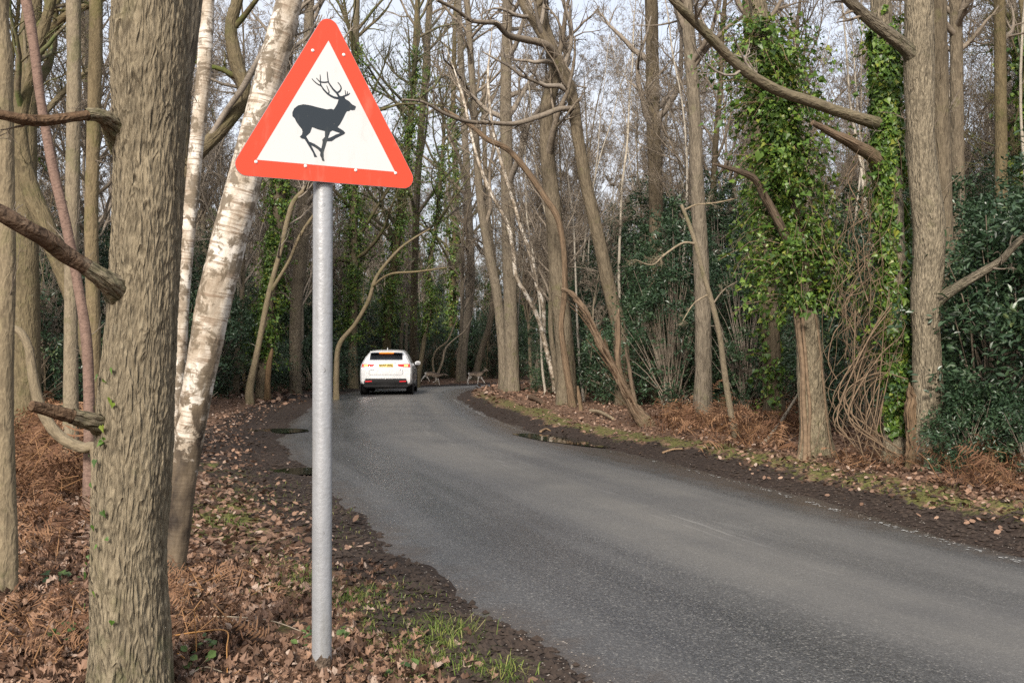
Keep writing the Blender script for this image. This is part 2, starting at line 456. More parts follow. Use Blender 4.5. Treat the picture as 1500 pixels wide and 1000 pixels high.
def nearest(q, E):
    C = E[::12]
    i0 = ((q[:, None, 0] - C[None, :, 0]) ** 2 + (q[:, None, 1] - C[None, :, 1]) ** 2).argmin(1) * 12
    w = np.clip(i0[:, None] + np.arange(-12, 13)[None], 0, len(E) - 1)
    d = (q[:, None, 0] - E[w, 0]) ** 2 + (q[:, None, 1] - E[w, 1]) ** 2
    k = d.argmin(1); ar = np.arange(len(q))
    return w[ar, k], np.sqrt(d[ar, k])
def road_dist(x, y):
    """distance outside the road edge (negative on it) and the side (-1 left, +1 right)"""
    x = np.asarray(x, float).ravel(); y = np.asarray(y, float).ravel()
    d = np.empty(len(x)); s = np.empty(len(x))
    for a in range(0, len(x), 20000):
        q = np.stack([x[a:a + 20000], y[a:a + 20000]], 1)
        il, dl = nearest(q, LE); ir, dr = nearest(q, RE)
        # outside left edge: left of its tangent
        tl = TG[il]; v = q - LE[il]; outl = tl[:, 0] * v[:, 1] - tl[:, 1] * v[:, 0]
        tr = TG[ir]; v = q - RE[ir]; outr = -(tr[:, 0] * v[:, 1] - tr[:, 1] * v[:, 0])
        L = (outl > 0) & ((outr <= 0) | (dl < dr)); Rr = (outr > 0) & ~L
        d[a:a + 20000] = np.where(L, dl, np.where(Rr, dr, -np.minimum(dl, dr)))
        s[a:a + 20000] = np.where(L, -1, np.where(Rr, 1, np.where(dl < dr, -1, 1)))
    return d, s

def drop(y):
    return -0.33 * sstep(38, 62, y)

PUDDLES = []   # (x, y, rx, ry, rot, level)
def terrain(x, y, full=False):
    sh = np.shape(x)
    x = np.asarray(x, float).ravel(); y = np.asarray(y, float).ravel()
    d, s = road_dist(x, y)
    e = d + 0.16 * vnoise(x * 1.3, y * 1.3, 3.1) + 0.07 * vnoise(x * 5, y * 5, 1.7)
    left = np.interp(e, [-2, -.25, -.05, .1, .5, 1.0, 2.0, 5.0, 12, 40], [-.07, -.055, -.015, .02, .045, .075, .12, .26, .55, 1.1])
    right = np.interp(e, [-2, -.25, -.05, .1, .35, .7, 1.0, 2.0, 6.0, 14, 40], [-.07, -.055, -.02, .02, .06, .15, .19, .22, .27, .45, 1.0])
    left = np.where(left > 0, left * (1 - .75 * sstep(48, 58, y) * (1 - sstep(72, 90, y))), left)
    z = np.where(s < 0, left, right) + drop(y)
    out = sstep(0.0, 0.5, e); far = sstep(1.0, 5.0, e)
    near = 1 - sstep(20, 45, y)
    mudb = out * (1 - sstep(.8, 1.6, e))
    z = z + near * mudb * (0.06 * fbm(x * 2.6, y * 2.6, 9, 4) + 0.035 * vnoise(x * 7, y * 7, 4))
    z = z + out * (0.03 * fbm(x * 1.1, y * 1.1, 2, 3) + near * 0.02 * vnoise(x * 7, y * 7, 8))
    z = z + far * (0.28 - .2 * sstep(48, 58, y) * (1 - sstep(72, 90, y))) * fbm(x * 0.23, y * 0.23, 5, 3)
    z = z + 3.0 * sstep(75, 200, np.hypot(x, y))
    for (cx, cy, rx, ry, ro, lv) in PUDDLES:
        u = (x - cx) * math.cos(ro) + (y - cy) * math.sin(ro); v = -(x - cx) * math.sin(ro) + (y - cy) * math.cos(ro)
        q = np.sqrt((u / rx) ** 2 + (v / ry) ** 2) + 0.25 * vnoise(x * 6, y * 6, 2)
        k = 1 - sstep(0.75, 1.35, q)
        z = z * (1 - k) + k * (lv - 0.035)
    if full: return z.reshape(sh), d.reshape(sh), s.reshape(sh), e.reshape(sh)
    return z.reshape(sh)

def ground(px, py):
    d = ray(px, py)
    Y = 2 * 1.035 ** np.arange(0, 130)
    for _ in range(3):
        P = CAM + d[None] * (Y / d[1])[:, None]
        h = terrain(P[:, 0], P[:, 1])
        ok = P[:, 2] <= h
        i = int(np.argmax(ok)) if ok.any() else len(Y) - 1
        Y = np.linspace(Y[max(i - 1, 0)], Y[i], 16)
    return np.array([P[i, 0], P[i, 1], h[i]])
def gz(x, y):
    return float(terrain(np.array([x]), np.array([y]))[0])

for (px, py, rx, ry, ro, lv) in [(430, 689, .42, .34, 0.3, 0.016), (405, 632, .6, .55, 0.2, 0.016), (822, 648, 1.5, .30, 2.05, 0.012)]:
    g = ground(px, py)
    PUDDLES.append((g[0], g[1], rx, ry, ro, lv))

def axis(core0, core1, step, growth, lo, hi):
    a = list(np.arange(core0, core1 + 1e-6, step))
    st = step
    while a[-1] < hi: st *= growth; a.append(a[-1] + st)
    st = step; b = [a[0]]
    while b[-1] > lo: st *= growth; b.append(b[-1] - st)
    return np.array(b[:0:-1] + a)
gx = axis(-4.2, 4.8, 0.075, 1.085, -420, 420)
gy = axis(3.4, 12.0, 0.075, 1.04, -60, 620)
GX, GY = np.meshgrid(gx, gy)
GZ, GD, GS, GE = terrain(GX, GY, True)

# ground material
mg, nt, b = newmat('forest_floor', 0.95, 0.15)
at_mud = nd(nt, 'Attribute', attribute_name='mask').outputs['Vector']
sep = nd(nt, 'SeparateXYZ', {0: at_mud})
oc = coord(nt)
vor = nd(nt, 'TexVoronoi', {'Vector': nd(nt, 'Mapping', {'Vector': oc, 'Scale': (1, 1, .4)}).outputs[0], 'Scale': 17.0}, feature='F1')
lc = nd(nt, 'SeparateColor', {0: vor.outputs['Color']})
litter = ramp(nt, lc.outputs[0], [(0.0, (0.04, 0.025, 0.017)), (0.4, (0.12, 0.07, 0.045)), (0.75, (0.23, 0.14, 0.09)), (1.0, (0.33, 0.22, 0.15))])
vor2 = nd(nt, 'TexVoronoi', {'Vector': oc, 'Scale': 43.0}, feature='F1')
litter = mixc(nt, 0.45, litter, ramp(nt, nd(nt, 'SeparateColor', {0: vor2.outputs['Color']}).outputs[1], [(0, (0.05, 0.03, 0.02)), (1, (0.26, 0.16, 0.11))]))
nb = noise(nt, oc, 1.3, 5, 0.6)
litter = mixc(nt, ramp(nt, nb, [(0.4, 0.0), (0.7, 0.5)]), litter, (0.075, 0.048, 0.034))
nm = noise(nt, oc, 24, 6, 0.7)
mud = ramp(nt, nm, [(0.3, (0.016, 0.011, 0.009)), (0.55, (0.040, 0.029, 0.023)), (0.8, (0.11, 0.082, 0.064))])
chips = nd(nt, 'TexVoronoi', {'Vector': oc, 'Scale': 34.0}, feature='F1').outputs[0]
mud = mixc(nt, ramp(nt, chips, [(0.10, 0.55), (0.17, 0.0)]), mud, (0.16, 0.12, 0.10))
gr = ramp(nt, noise(nt, oc, 30, 4), [(0.3, (0.05, 0.05, 0.018)), (0.7, (0.15, 0.16, 0.045))])
brk = noise(nt, oc, 5.5, 6, 0.7)
fm = ramp(nt, math_(nt, 'ADD', sep.outputs[0], math_(nt, 'MULTIPLY', math_(nt, 'SUBTRACT', brk, 0.5), 1.3)), [(0.38, 0.0), (0.62, 1.0)])
fg = ramp(nt, math_(nt, 'ADD', sep.outputs[1], math_(nt, 'MULTIPLY', math_(nt, 'SUBTRACT', brk, 0.5), 1.6)), [(0.5, 0.0), (0.75, 0.85)])
c = mixc(nt, fm, litter, mud)
c = mixc(nt, fg, c, gr)
nt.links.new(c, b.inputs['Base Color'])
wet = math_(nt, 'MULTIPLY', fm, ramp(nt, nb, [(0.35, 0.75), (0.6, 0.2)]))
nt.links.new(math_(nt, 'SUBTRACT', 0.97, math_(nt, 'MULTIPLY', wet, 0.42)), b.inputs['Roughness'])
hh = math_(nt, 'ADD', math_(nt, 'MULTIPLY', vor.outputs[0], 0.8), math_(nt, 'ADD', math_(nt, 'MULTIPLY', nm, 0.6), math_(nt, 'MULTIPLY', chips, -0.5)))
bump(nt, b, hh, 0.8, 0.03)
M_GROUND = mg

mb = MB()
ny, nx = GX.shape
idx = np.arange(nx * ny).reshape(ny, nx)
mb.add(np.stack([GX, GY, GZ], -1).reshape(-1, 3), None,
       np.stack([idx[:-1, :-1], idx[:-1, 1:], idx[1:, 1:], idx[1:, :-1]], -1).reshape(-1, 4))
mudw = np.where(GS < 0, 0.62 + 0.7 * sstep(8, 11, GY) + 0.5 * sstep(20, 40, GY), 0.55)
nz = 0.5 * fbm(GX * .8, GY * .8, 7, 3)
mudm = 1 - sstep(mudw - .25, mudw + .3, GE + nz * .5)
gc = np.where(GS < 0, 1.05, .78)
gw = np.where(GS < 0, .55, .35)
grm = np.exp(-((GE + nz * .3 - gc) / gw) ** 2) * np.where(GS < 0, (GY < 13) * 0.55, 0.78 * (1 - sstep(30, 45, GY)))
grm = grm + 0.35 * sstep(.15, .4, fbm(GX * .35, GY * .35, 31, 3)) * (GD > 1)
mask = np.stack([mudm, grm, np.zeros_like(mudm)], -1).reshape(-1, 3)
o = part('ground', mb.mesh('ground', M_GROUND, True, vec={'mask': mask}))
o['kind'] = 'structure'
o['label'] = 'leaf strewn woodland floor with muddy grassy verges'

# road material: chipped asphalt, browner between the wheel lines, damp along the edges, with sky-reflection blue put into the chip colour
mr, nt, b = newmat('asphalt', 0.6, 0.5)
uv = nd(nt, 'Attribute', attribute_name='lane').outputs['Vector']
oc = coord(nt)
v1 = nd(nt, 'TexVoronoi', {'Vector': oc, 'Scale': 105.0}, feature='F1')
cell = nd(nt, 'SeparateColor', {0: v1.outputs['Color']}).outputs[0]
agg = ramp(nt, cell, [(0.0, (0.032, 0.033, 0.037)), (0.55, (0.064, 0.066, 0.071)), (0.86, (0.105, 0.106, 0.108)), (0.96, (0.17, 0.165, 0.155)), (1.0, (0.28, 0.27, 0.255))])
fine = noise(nt, oc, 190, 3)
agg = mixc(nt, 0.5, agg, ramp(nt, fine, [(0.3, 0.35), (0.7, 1.0)]), 'MULTIPLY')
lane = nd(nt, 'Mapping', {'Vector': uv, 'Scale': (1.0, 0.055, 1.0)}).outputs[0]
ln = noise(nt, lane, 3.4, 5, 0.6, 0.3)
lx = nd(nt, 'SeparateXYZ', {0: uv}).outputs[0]       # metres from the left edge
prof = nd(nt, 'FloatCurve', {'Value': math_(nt, 'DIVIDE', lx, 4.6)})
cm = prof.mapping.curves[0]
pts = [(0.0, .30), (.08, .22), (.20, .05), (.32, .25), (.44, .85), (.56, .98), (.67, .62), (.76, .92), (.88, .30), (1.0, .15)]
while len(cm.points) < len(pts): cm.points.new(.5, .5)
for p_, q_ in zip(cm.points, pts): p_.location = q_
prof.mapping.update()
dust = math_(nt, 'ADD', math_(nt, 'MULTIPLY', prof.outputs[0], 0.9), math_(nt, 'MULTIPLY', math_(nt, 'SUBTRACT', ln, 0.5), 0.9), True)
c = mixc(nt, math_(nt, 'MULTIPLY', dust, 0.78), agg, mixc(nt, ramp(nt, fine, [(.3, 0.0), (.7, 1.0)]), (0.088, 0.083, 0.074), (0.185, 0.174, 0.154)))
sc_ = noise(nt, nd(nt, 'Mapping', {'Vector': uv, 'Scale': (5.0, 0.25, 1.0)}).outputs[0], 2.2, 6, 0.7)
cmask = math_(nt, 'MULTIPLY', ramp(nt, sc_, [(0.56, 0.0), (0.70, 0.5)]), ramp(nt, math_(nt, 'ABSOLUTE', math_(nt, 'SUBTRACT', lx, 2.75)), [(0.05, 1.0), (0.45, 0.0)]))
c = mixc(nt, cmask, c, (0.30, 0.29, 0.27))
blot = noise(nt, oc, 0.55, 5, 0.6)
c = mixc(nt, ramp(nt, blot, [(0.45, 0.0), (0.7, 0.4)]), c, (0.045, 0.045, 0.048))
eg = nd(nt, 'MapRange', {'Value': math_(nt, 'ADD', math_(nt, 'ABSOLUTE', math_(nt, 'SUBTRACT', lx, 2.2)), math_(nt, 'MULTIPLY', math_(nt, 'SUBTRACT', noise(nt, oc, 3.2, 7, .72), 0.5), 1.2)), 1: 1.85, 2: 2.25}).outputs[0]
c = mixc(nt, math_(nt, 'MULTIPLY', eg, 0.85), c, ramp(nt, noise(nt, oc, 30, 5, .7), [(0.3, (0.022, 0.017, 0.014)), (0.7, (0.085, 0.066, 0.052))]))
nt.links.new(c, b.inputs['Base Color'])
rg = math_(nt, 'ADD', math_(nt, 'MULTIPLY', dust, 0.5), math_(nt, 'ADD', math_(nt, 'MULTIPLY', fine, 0.18), 0.17))
nt.links.new(rg, b.inputs['Roughness'])
bump(nt, b, math_(nt, 'ADD', math_(nt, 'MULTIPLY', v1.outputs[0], -0.7), math_(nt, 'MULTIPLY', fine, 0.5)), 0.38, 0.006)
M_ROAD = mr

NA = 28
u = np.linspace(-0.06, 1.06, NA)
P = LE[:, None] * (1 - u)[None, :, None] + RE[:, None] * u[None, :, None]
S = np.concatenate([[0], np.cumsum(np.linalg.norm(np.diff(CE, axis=0), axis=1))])
RZ = drop(P[..., 1]) + 0.035 * (1 - (2 * u - 1) ** 2)[None] - 0.01
def road_z(x, y):
    i = ((CE - np.array([x, y])) ** 2).sum(1).argmin()
    w = RE[i] - LE[i]; k = np.dot(np.array([x, y]) - LE[i], w) / np.dot(w, w)
    return float(drop(y) + 0.035 * (1 - (2 * k - 1) ** 2) - 0.01)
mb = MB()
idx = np.arange(NS * NA).reshape(NS, NA)
mb.add(np.concatenate([P, RZ[..., None]], -1).reshape(-1, 3), None,
       np.stack([idx[:-1, :-1], idx[:-1, 1:], idx[1:, 1:], idx[1:, :-1]], -1).reshape(-1, 4))
lanev = np.stack([np.broadcast_to(u[None], P.shape[:2]) * 2 * HW[:, None], np.broadcast_to(S[:, None], P.shape[:2]), np.zeros(P.shape[:2])], -1)
road = part('road', mb.mesh('road', M_ROAD, True, vec={'lane': lanev.reshape(-1, 3)}))
road['kind'] = 'structure'
road['label'] = 'narrow grey asphalt lane bending right through the wood'

# worn white edge line along the right side: flakes of old paint
rng = np.random.default_rng(11)
M_PAINT = plain('worn_white_paint', (0.46, 0.46, 0.44), 0.7, 0.3, nscale=40, namt=0.5)
mb = MB()
for s0, s1, dens, wd in [(12.4, 17.5, 38, .04), (17.5, 26.5, 12, .03), (31.5, 34.2, 60, .04), (35.0, 37.5, 55, .05), (38.3, 43.5, 60, .055), (27.0, 31.0, 14, .03)]:
    n = int((s1 - s0) * dens)
    ss = rng.uniform(s0, s1, n)
    ss = ss[vnoise(ss * 2.6, 0.0, 5) + 0.4 * vnoise(ss * 9, 3.0, 5) > 0.02]
    for q in ss:
        x0 = np.interp(q, S, RE[:, 0]); y0 = np.interp(q, S, RE[:, 1])
        tx = np.interp(q, S, TG[:, 0]); ty = np.interp(q, S, TG[:, 1])
        off = -0.16 + rng.normal() * wd * .6
        cx, cy = x0 + ty * off, y0 - tx * off
        k = 6; an = np.sort(rng.uniform(0, 2 * np.pi, k)); r = rng.uniform(.3, 1.0, k)
        la, lb = rng.uniform(.01, .055), rng.uniform(.007, .022)
        X = cx + tx * np.cos(an) * r * la - ty * np.sin(an) * r * lb
        Yy = cy + ty * np.cos(an) * r * la + tx * np.sin(an) * r * lb
        mb.add(np.stack([X, Yy, np.full(k, road_z(cx, cy) + 0.004)], 1), [(0, i, i + 1) for i in range(1, k - 1)])
o = part('edge_line', mb.mesh('edge_line', M_PAINT, False), road)
o['kind'] = 'stuff'

# puddles
mw, nt, b = newmat('puddle_water', 0.03, 0.5)
b.inputs['Base Color'].default_value = (0.022, 0.02, 0.013, 1)
bump(nt, b, noise(nt, coord(nt), 6, 2), 0.03, 0.01)
for k, (cx, cy, rx, ry, ro, lv) in enumerate(PUDDLES):
    an = np.linspace(0, 2 * np.pi, 40, endpoint=False)
    rr = 1.12 + 0.12 * vnoise(np.cos(an) * 2, np.sin(an) * 2, k)
    X = cx + rr * (np.cos(an) * rx * math.cos(ro) - np.sin(an) * ry * math.sin(ro))
    Yy = cy + rr * (np.cos(an) * rx * math.sin(ro) + np.sin(an) * ry * math.cos(ro))
    V = np.vstack([[(cx, cy, lv)], np.stack([X, Yy, np.full(40, lv)], 1)])
    mb = MB().add(V, [(0, 1 + i, 1 + (i + 1) % 40) for i in range(40)])
    o = part('puddle', mb.mesh('puddle', mw, False))
    tag(o, ['small dark puddle at the left road edge beside the sign post', 'dark puddle at the left road edge beyond the smaller one',
            'long narrow puddle beside the white line on the right road edge'][k], None, None, 'structure')
# ------------------------------------------------------------------ trees
def skin(P, R, sides, seed=0, ridge=0.0, rf=9.0, rs=1.3, flare=0.35, fh=0.3, lump=0.04):
    """a trunk surface along P with bark ridges; returns vertices, quads, bark coordinates"""
    P = np.asarray(P, float); R = np.asarray(R, float)
    K = len(P)
    s = np.concatenate([[0], np.cumsum(np.linalg.norm(np.diff(P, axis=0), axis=1))])
    t = unit(np.gradient(P, axis=0))
    n = np.zeros((K, 3)); n[0] = unit(np.cross(t[0], [0.2, 1, 0.1]))
    for i in range(1, K):
        v = n[i - 1] - t[i] * np.dot(n[i - 1], t[i]); n[i] = v / np.linalg.norm(v)
    b = np.cross(t, n)
    an = np.linspace(0, 2 * np.pi, sides, endpoint=False)
    ca, sa = np.cos(an)[None], np.sin(an)[None]
    r = R[:, None] * np.ones((1, sides))
    fl = np.exp(-s / max(fh, 1e-3))[:, None]
    r = r * (1 + flare * fl * (0.75 + 0.45 * np.cos(3 * an + seed)[None] + 0.3 * np.cos(5 * an + 2 * seed)[None]))
    r = r * (1 + lump * vnoise(ca * 1.3 + seed, sa * 1.3, s[:, None] * 1.7) + lump * vnoise(ca * 2.5 + seed, sa * 2.5, s[:, None] * 4))
    rg = np.zeros_like(r)
    if ridge:
        X, Y_, Z = ca * R[:, None] * rf * 6, sa * R[:, None] * rf * 6, s[:, None] * rs * 6
        X = X + 0.9 * vnoise(X * .5, Y_ * .5, Z * 1.4 + seed); Y_ = Y_ + 0.9 * vnoise(X * .5 + 9, Y_ * .5, Z * 1.4)
        rg = np.clip(1 - np.abs(vnoise(X + seed, Y_, Z)) * 2.8, 0, 1) ** 1.3
        rg = np.maximum(rg, 0.7 * np.clip(1 - np.abs(vnoise(X * 1.9 + seed, Y_ * 1.9, Z * 1.7)) * 2.8, 0, 1))
        rough = vnoise(X * 3.1, Y_ * 3.1, Z * 5 + seed)
        r = r + ridge * (1.7 * rg + 0.35 * rough - .6)
    V = P[:, None] + r[..., None] * (ca[..., None] * n[:, None] + sa[..., None] * b[:, None])
    idx = np.arange(K * sides).reshape(K, sides)
    Q = np.stack([idx[:-1], np.roll(idx[:-1], -1, 1), np.roll(idx[1:], -1, 1), idx[1:]], -1)
    bk = np.stack([ca * R[:, None], sa * R[:, None], np.broadcast_to(s[:, None], r.shape)], -1)
    skin.rg = rg.reshape(-1)
    return V.reshape(-1, 3), Q.reshape(-1, 4), bk.reshape(-1, 3)

def resample(P, R, step):
    s = np.concatenate([[0], np.cumsum(np.linalg.norm(np.diff(P, axis=0), axis=1))])
    n = max(4, int(s[-1] / step))
    q = np.linspace(0, s[-1], n)
    return np.stack([np.interp(q, s, P[:, k]) for k in range(3)], 1), np.interp(q, s, R)

def px_path(poly, Y, dY=0.0):
    pts = []
    for i, (x, y, w) in enumerate(poly):
        YY = Y + dY * i / max(1, len(poly) - 1)
        pts.append((*at(x, y, YY), w * 0.5 * YY / FPX))
    return np.array(pts)

def crown_of(rng, P, R, z0, n1, n2, n3, n4, up=0.10, ang=0.9, lf=0.33, thin=1.0):
    """limbs, branches and twigs on the part of a trunk above z0"""
    i0 = max(0, min(len(P) - 3, int(np.argmax(P[:, 2] > z0))))
    Pt, Rt = resample(P[i0:], R[i0:], 0.5)
    Pt, Rt = Pt[None], Rt[None]
    A, RA = grow(rng, Pt, Rt, n1, 0.0, 0.97, lf, 0.55, ang, 8, 0.16, up, 0.22)
    B, RB = grow(rng, A, RA, n2, 0.2, 1.0, 0.55, 0.6, 0.75, 6, 0.16, up * .6, 0.3)
    C, RC = grow(rng, B, RB, n3, 0.15, 1.0, 0.6, 0.6, 0.75, 4, 0.18, up * .4, 0.35)
    out = [(A, RA, 5), (B, RB, 4), (C, RC, 3)]
    if n4:
        D, RD = grow(rng, C, RC, n4, 0.1, 1.0, 0.7, 0.65, 0.7, 3, 0.18, up * .3, 0.4)
        out.append((D, np.maximum(RD, 0.0025 * thin), 3))
    return out

def mb_branches(levels):
    mb = MB()
    for P, R, k in levels: mb.tubes(P, R, k)
    return mb

def ivy_leaves(rng, P, R, n, s0, s1, size, spread=0.05, tufts=0, tuft_len=0.5, thr=-0.1, droop=0.6):
    """ivy on a trunk between arc-length fractions s0..s1; tufts grow outward like bushy shoots"""
    K = len(P)
    f = rng.uniform(s0, s1, n * 2) * (K - 1); i = np.minimum(f.astype(int), K - 2); u = (f - i)[:, None]
    p = P[i] * (1 - u) + P[i + 1] * u; r = R[i] * (1 - u[:, 0]) + R[i + 1] * u[:, 0]
    a = rng.uniform(0, 2 * np.pi, n * 2)
    dirv = np.stack([np.cos(a), np.sin(a), np.zeros_like(a)], 1)
    ok = vnoise(np.cos(a) * 1.5, np.sin(a) * 1.5, p[:, 2] * 1.8) + 0.5 * vnoise(np.cos(a) * 4, np.sin(a) * 4, p[:, 2] * 5) > thr
    p, r, dirv = p[ok][:n], r[ok][:n], dirv[ok][:n]
    pos = p + dirv * (r + np.abs(rng.normal(0.02, spread, len(p))))[:, None]
    nr = unit(dirv + rng.normal(size=pos.shape) * 0.45 + [0, 0, 0.25])
    tip = np.array([0, 0, -1.0]) + rng.normal(size=pos.shape) * 0.6
    stems = None
    if tufts:
        f = rng.uniform(s0, s1, tufts) * (K - 1); i = np.minimum(f.astype(int), K - 2)
        a = rng.uniform(0, 2 * np.pi, tufts)
        d = np.stack([np.cos(a), np.sin(a), rng.uniform(-.2, .7, tufts)], 1); d = unit(d)
        b0 = P[i] + d * R[i][:, None]
        L = tuft_len * rng.uniform(.35, 1.3, tufts)
        k = 5
        pts = [b0]; dd = d
        for j in range(1, k):
            dd = unit(dd + rng.normal(size=dd.shape) * .18 - np.array([0, 0, droop * .22 * j]))
            pts.append(pts[-1] + dd * (L / (k - 1))[:, None])
        C = np.stack(pts, 1)
        stems = (C, np.linspace(.006, .0025, k)[None] * np.ones((tufts, 1)))
        m = 26
        q = rng.uniform(0.1, k - 1.001, (tufts, m)); qi = q.astype(int); qu = (q - qi)[..., None]
        ar = np.arange(tufts)[:, None]
        pp = (C[ar, qi] * (1 - qu) + C[ar, qi + 1] * qu).reshape(-1, 3) + rng.normal(size=(tufts * m, 3)) * .055
        pos = np.vstack([pos, pp])
        n2 = unit(rng.normal(size=pp.shape) * .5 + [0, 0, .55] + np.repeat(d, m, 0) * .4)
        nr = np.vstack([nr, n2]); tip = np.vstack([tip, np.repeat(d, m, 0) * .4 + [0, 0, -.8] + rng.normal(size=pp.shape) * .5])
    sz = rng.gamma(7, 1 / 7, len(pos)) * size
    return leaves(rng, pos, nr, tip, sz, *((IVY_T, IVY_F) if size < .06 else (IVY2_T, IVY2_F))), stems

TRUNKS = {}
def hero(key, name, label, cat, poly, mat, Y=None, dY=0.0, H=14.0, sides=28, step=0.06, ridge=0.004, rf=9.0, rs=1.3, seed=1, flare=0.5, fh=0.35,
         crown=(12, 5, 4, 3), z0=None, twig=None, branches=(), ivy=None, lump=0.04, dead=False, extra=True, wob=0.10, group=None, below=0.25, lf=0.33, thin=1.0):
    rng = np.random.default_rng(100 + seed)
    if Y is None:
        g = ground(*poly[0][:2]); Y = g[1]
    pp = px_path(poly, Y, dY)
    x0, y0 = pp[0, :2]
    base = np.array([x0, y0, gz(x0, y0)])
    pts = [np.append(base - [0, 0, below], pp[0, 3])]
    if pp[0, 2] > base[2] + 0.15: pts.append(np.append(base, pp[0, 3] * 1.03))
    pts += [q for q in pp if q[2] > base[2] - 0.05]
    pts = np.array(pts)
    top = pts[-1].copy(); dr = unit(pts[-1, :3] - pts[-2, :3])
    if not dead and H > top[2] + 0.5:
        n = max(3, int((H - top[2]) / 1.2))
        r0 = top[3]; cur = top[:3].copy(); d = dr.copy(); d[2] = max(d[2], .75); d = unit(d)
        ex = []
        L = (H - top[2]) / n
        for k in range(n):
            d = unit(d + np.append(rng.normal(size=2) * wob, 0.12))
            cur = cur + d * L
            ex.append(np.append(cur, r0 * (1 - 0.9 * (k + 1) / n)))
        pts = np.vstack([pts, ex])
    S_ = catmull(pts, len(pts) * 14)
    S_[:, 3] = np.maximum(S_[:, 3], 0.004)
    ntop = S_[:, 2] <= max(top[2] + 0.3, 0.5)
    # fine rings where the camera sees the trunk, coarse ones above
    P1, R1 = resample(S_[:, :3][ntop], S_[:, 3][ntop], step)
    P, R = P1, R1
    if (~ntop).sum() > 3:
        P2, R2 = resample(S_[:, :3][~ntop], S_[:, 3][~ntop], max(step * 4, .15))
        P, R = np.vstack([P1, P2]), np.concatenate([R1, R2])
    root = thing(name, label, cat, base, group)
    V, Q, bk = skin(P, R, sides, seed, ridge, rf, rs, flare, fh, lump)
    part('trunk', MB().add(V, None, Q, 0, skin.rg).mesh('trunk', mat, True, base, attr='rg', vec={'bk': bk}), root)
    TRUNKS[key] = (P, R, base, root, Y)
    lv = []
    tw = twig or M_TWIG
    if crown and not dead:
        zz = z0 if z0 is not None else base[2] + H * .38
        lv += crown_of(rng, P, R, zz, *crown, lf=lf, thin=thin)
    if extra and not dead:      # thin side shoots low on the stem
        A, RA = grow(rng, P[None], R[None], 5, 0.12, 0.6, 0.05, 0.10, 1.2, 6, 0.25, 0.06, 0.3, rmax=.008, lmin=.4)
        B, RB = grow(rng, A, RA, 4, 0.2, 1.0, 0.6, 0.6, 0.7, 5, 0.25, 0.03, 0.4)
        lv += [(A, RA, 4), (B, np.maximum(RB, .0012), 3)]
    if lv:
        part('crown', mb_branches(lv).mesh('crown', tw, True, base), root)
    for br in branches:
        bp, d1 = br[0], br[1]
        bm_ = br[2] if len(br) > 2 else mat
        nm = br[3] if len(br) > 3 else 'branch'
        twn = br[4] if len(br) > 4 else 3
        q = px_path(bp, Y, d1)
        q = catmull(q, len(q) * 10)
        BP, BR = resample(q[:, :3], q[:, 3], max(.03, step))
        V, Q, bk2 = skin(BP, BR, max(10, sides // 3), seed + 7, ridge * .5, rf, rs, 0.15, .08, .08)
        mb = MB().add(V, None, Q)
        # close the far end
        k = max(10, sides // 3)
        mb.add(np.vstack([V[-k:], [BP[-1] + unit(BP[-1] - BP[-2]) * BR[-1] * .6]]), [(i, (i + 1) % k, k) for i in range(k)])
        bk2 = np.vstack([bk2, bk2[-k:], bk2[-1:]])
        ob = part(nm, mb.mesh(nm, bm_, True, base, vec={'bk': bk2}), root)
        if bm_ is M_DARKB and key == 'oak':      # living bark swells round the foot of the dead limb
            m_ = max(8, int(len(BP) * .34)); CP, CR = resample(BP[:m_], BR[:m_] * np.linspace(1.35, .96, m_) + .004, .012)
            V, Q, bk3 = skin(CP, CR, 36, seed + 9, ridge * .8, rf, rs, 0, .05, .12)
            part('branch_collar', MB().add(V, None, Q, 0, skin.rg).mesh('branch_collar', mat, True, base, attr='rg', vec={'bk': bk3}), root)
        if twn:
            A, RA = grow(rng, BP[None], BR[None], twn * 2, 0.35, 1.0, 0.28, 0.35, 0.8, 7, 0.2, 0.03, 0.25)
            B, RB = grow(rng, A, RA, 4, 0.2, 1.0, 0.5, 0.6, 0.7, 5, 0.22, 0.02, 0.35)
            C, RC = grow(rng, B, RB, 3, 0.2, 1.0, 0.6, 0.65, 0.7, 4, 0.22, 0.02, 0.4)
            part('twig', mb_branches([(A, RA, 5), (B, RB, 3), (C, np.maximum(RC, .0015), 3)]).mesh('twigs', tw, True, base), ob)['kind'] = 'stuff'
    if ivy:
        (V, F, a), st = ivy_leaves(rng, P, R, *ivy)
        mb = MB().add(V, F, None, 0, a)
        if st is not None: mb.tubes(st[0], st[1], 3, 1)
        o = part('ivy', mb.mesh('ivy', [M_IVY, M_VINE], False, base, attr='rnd'), root)
        o['kind'] = 'stuff'
        o['label'] = 'green climbing ivy leaves'
    return root

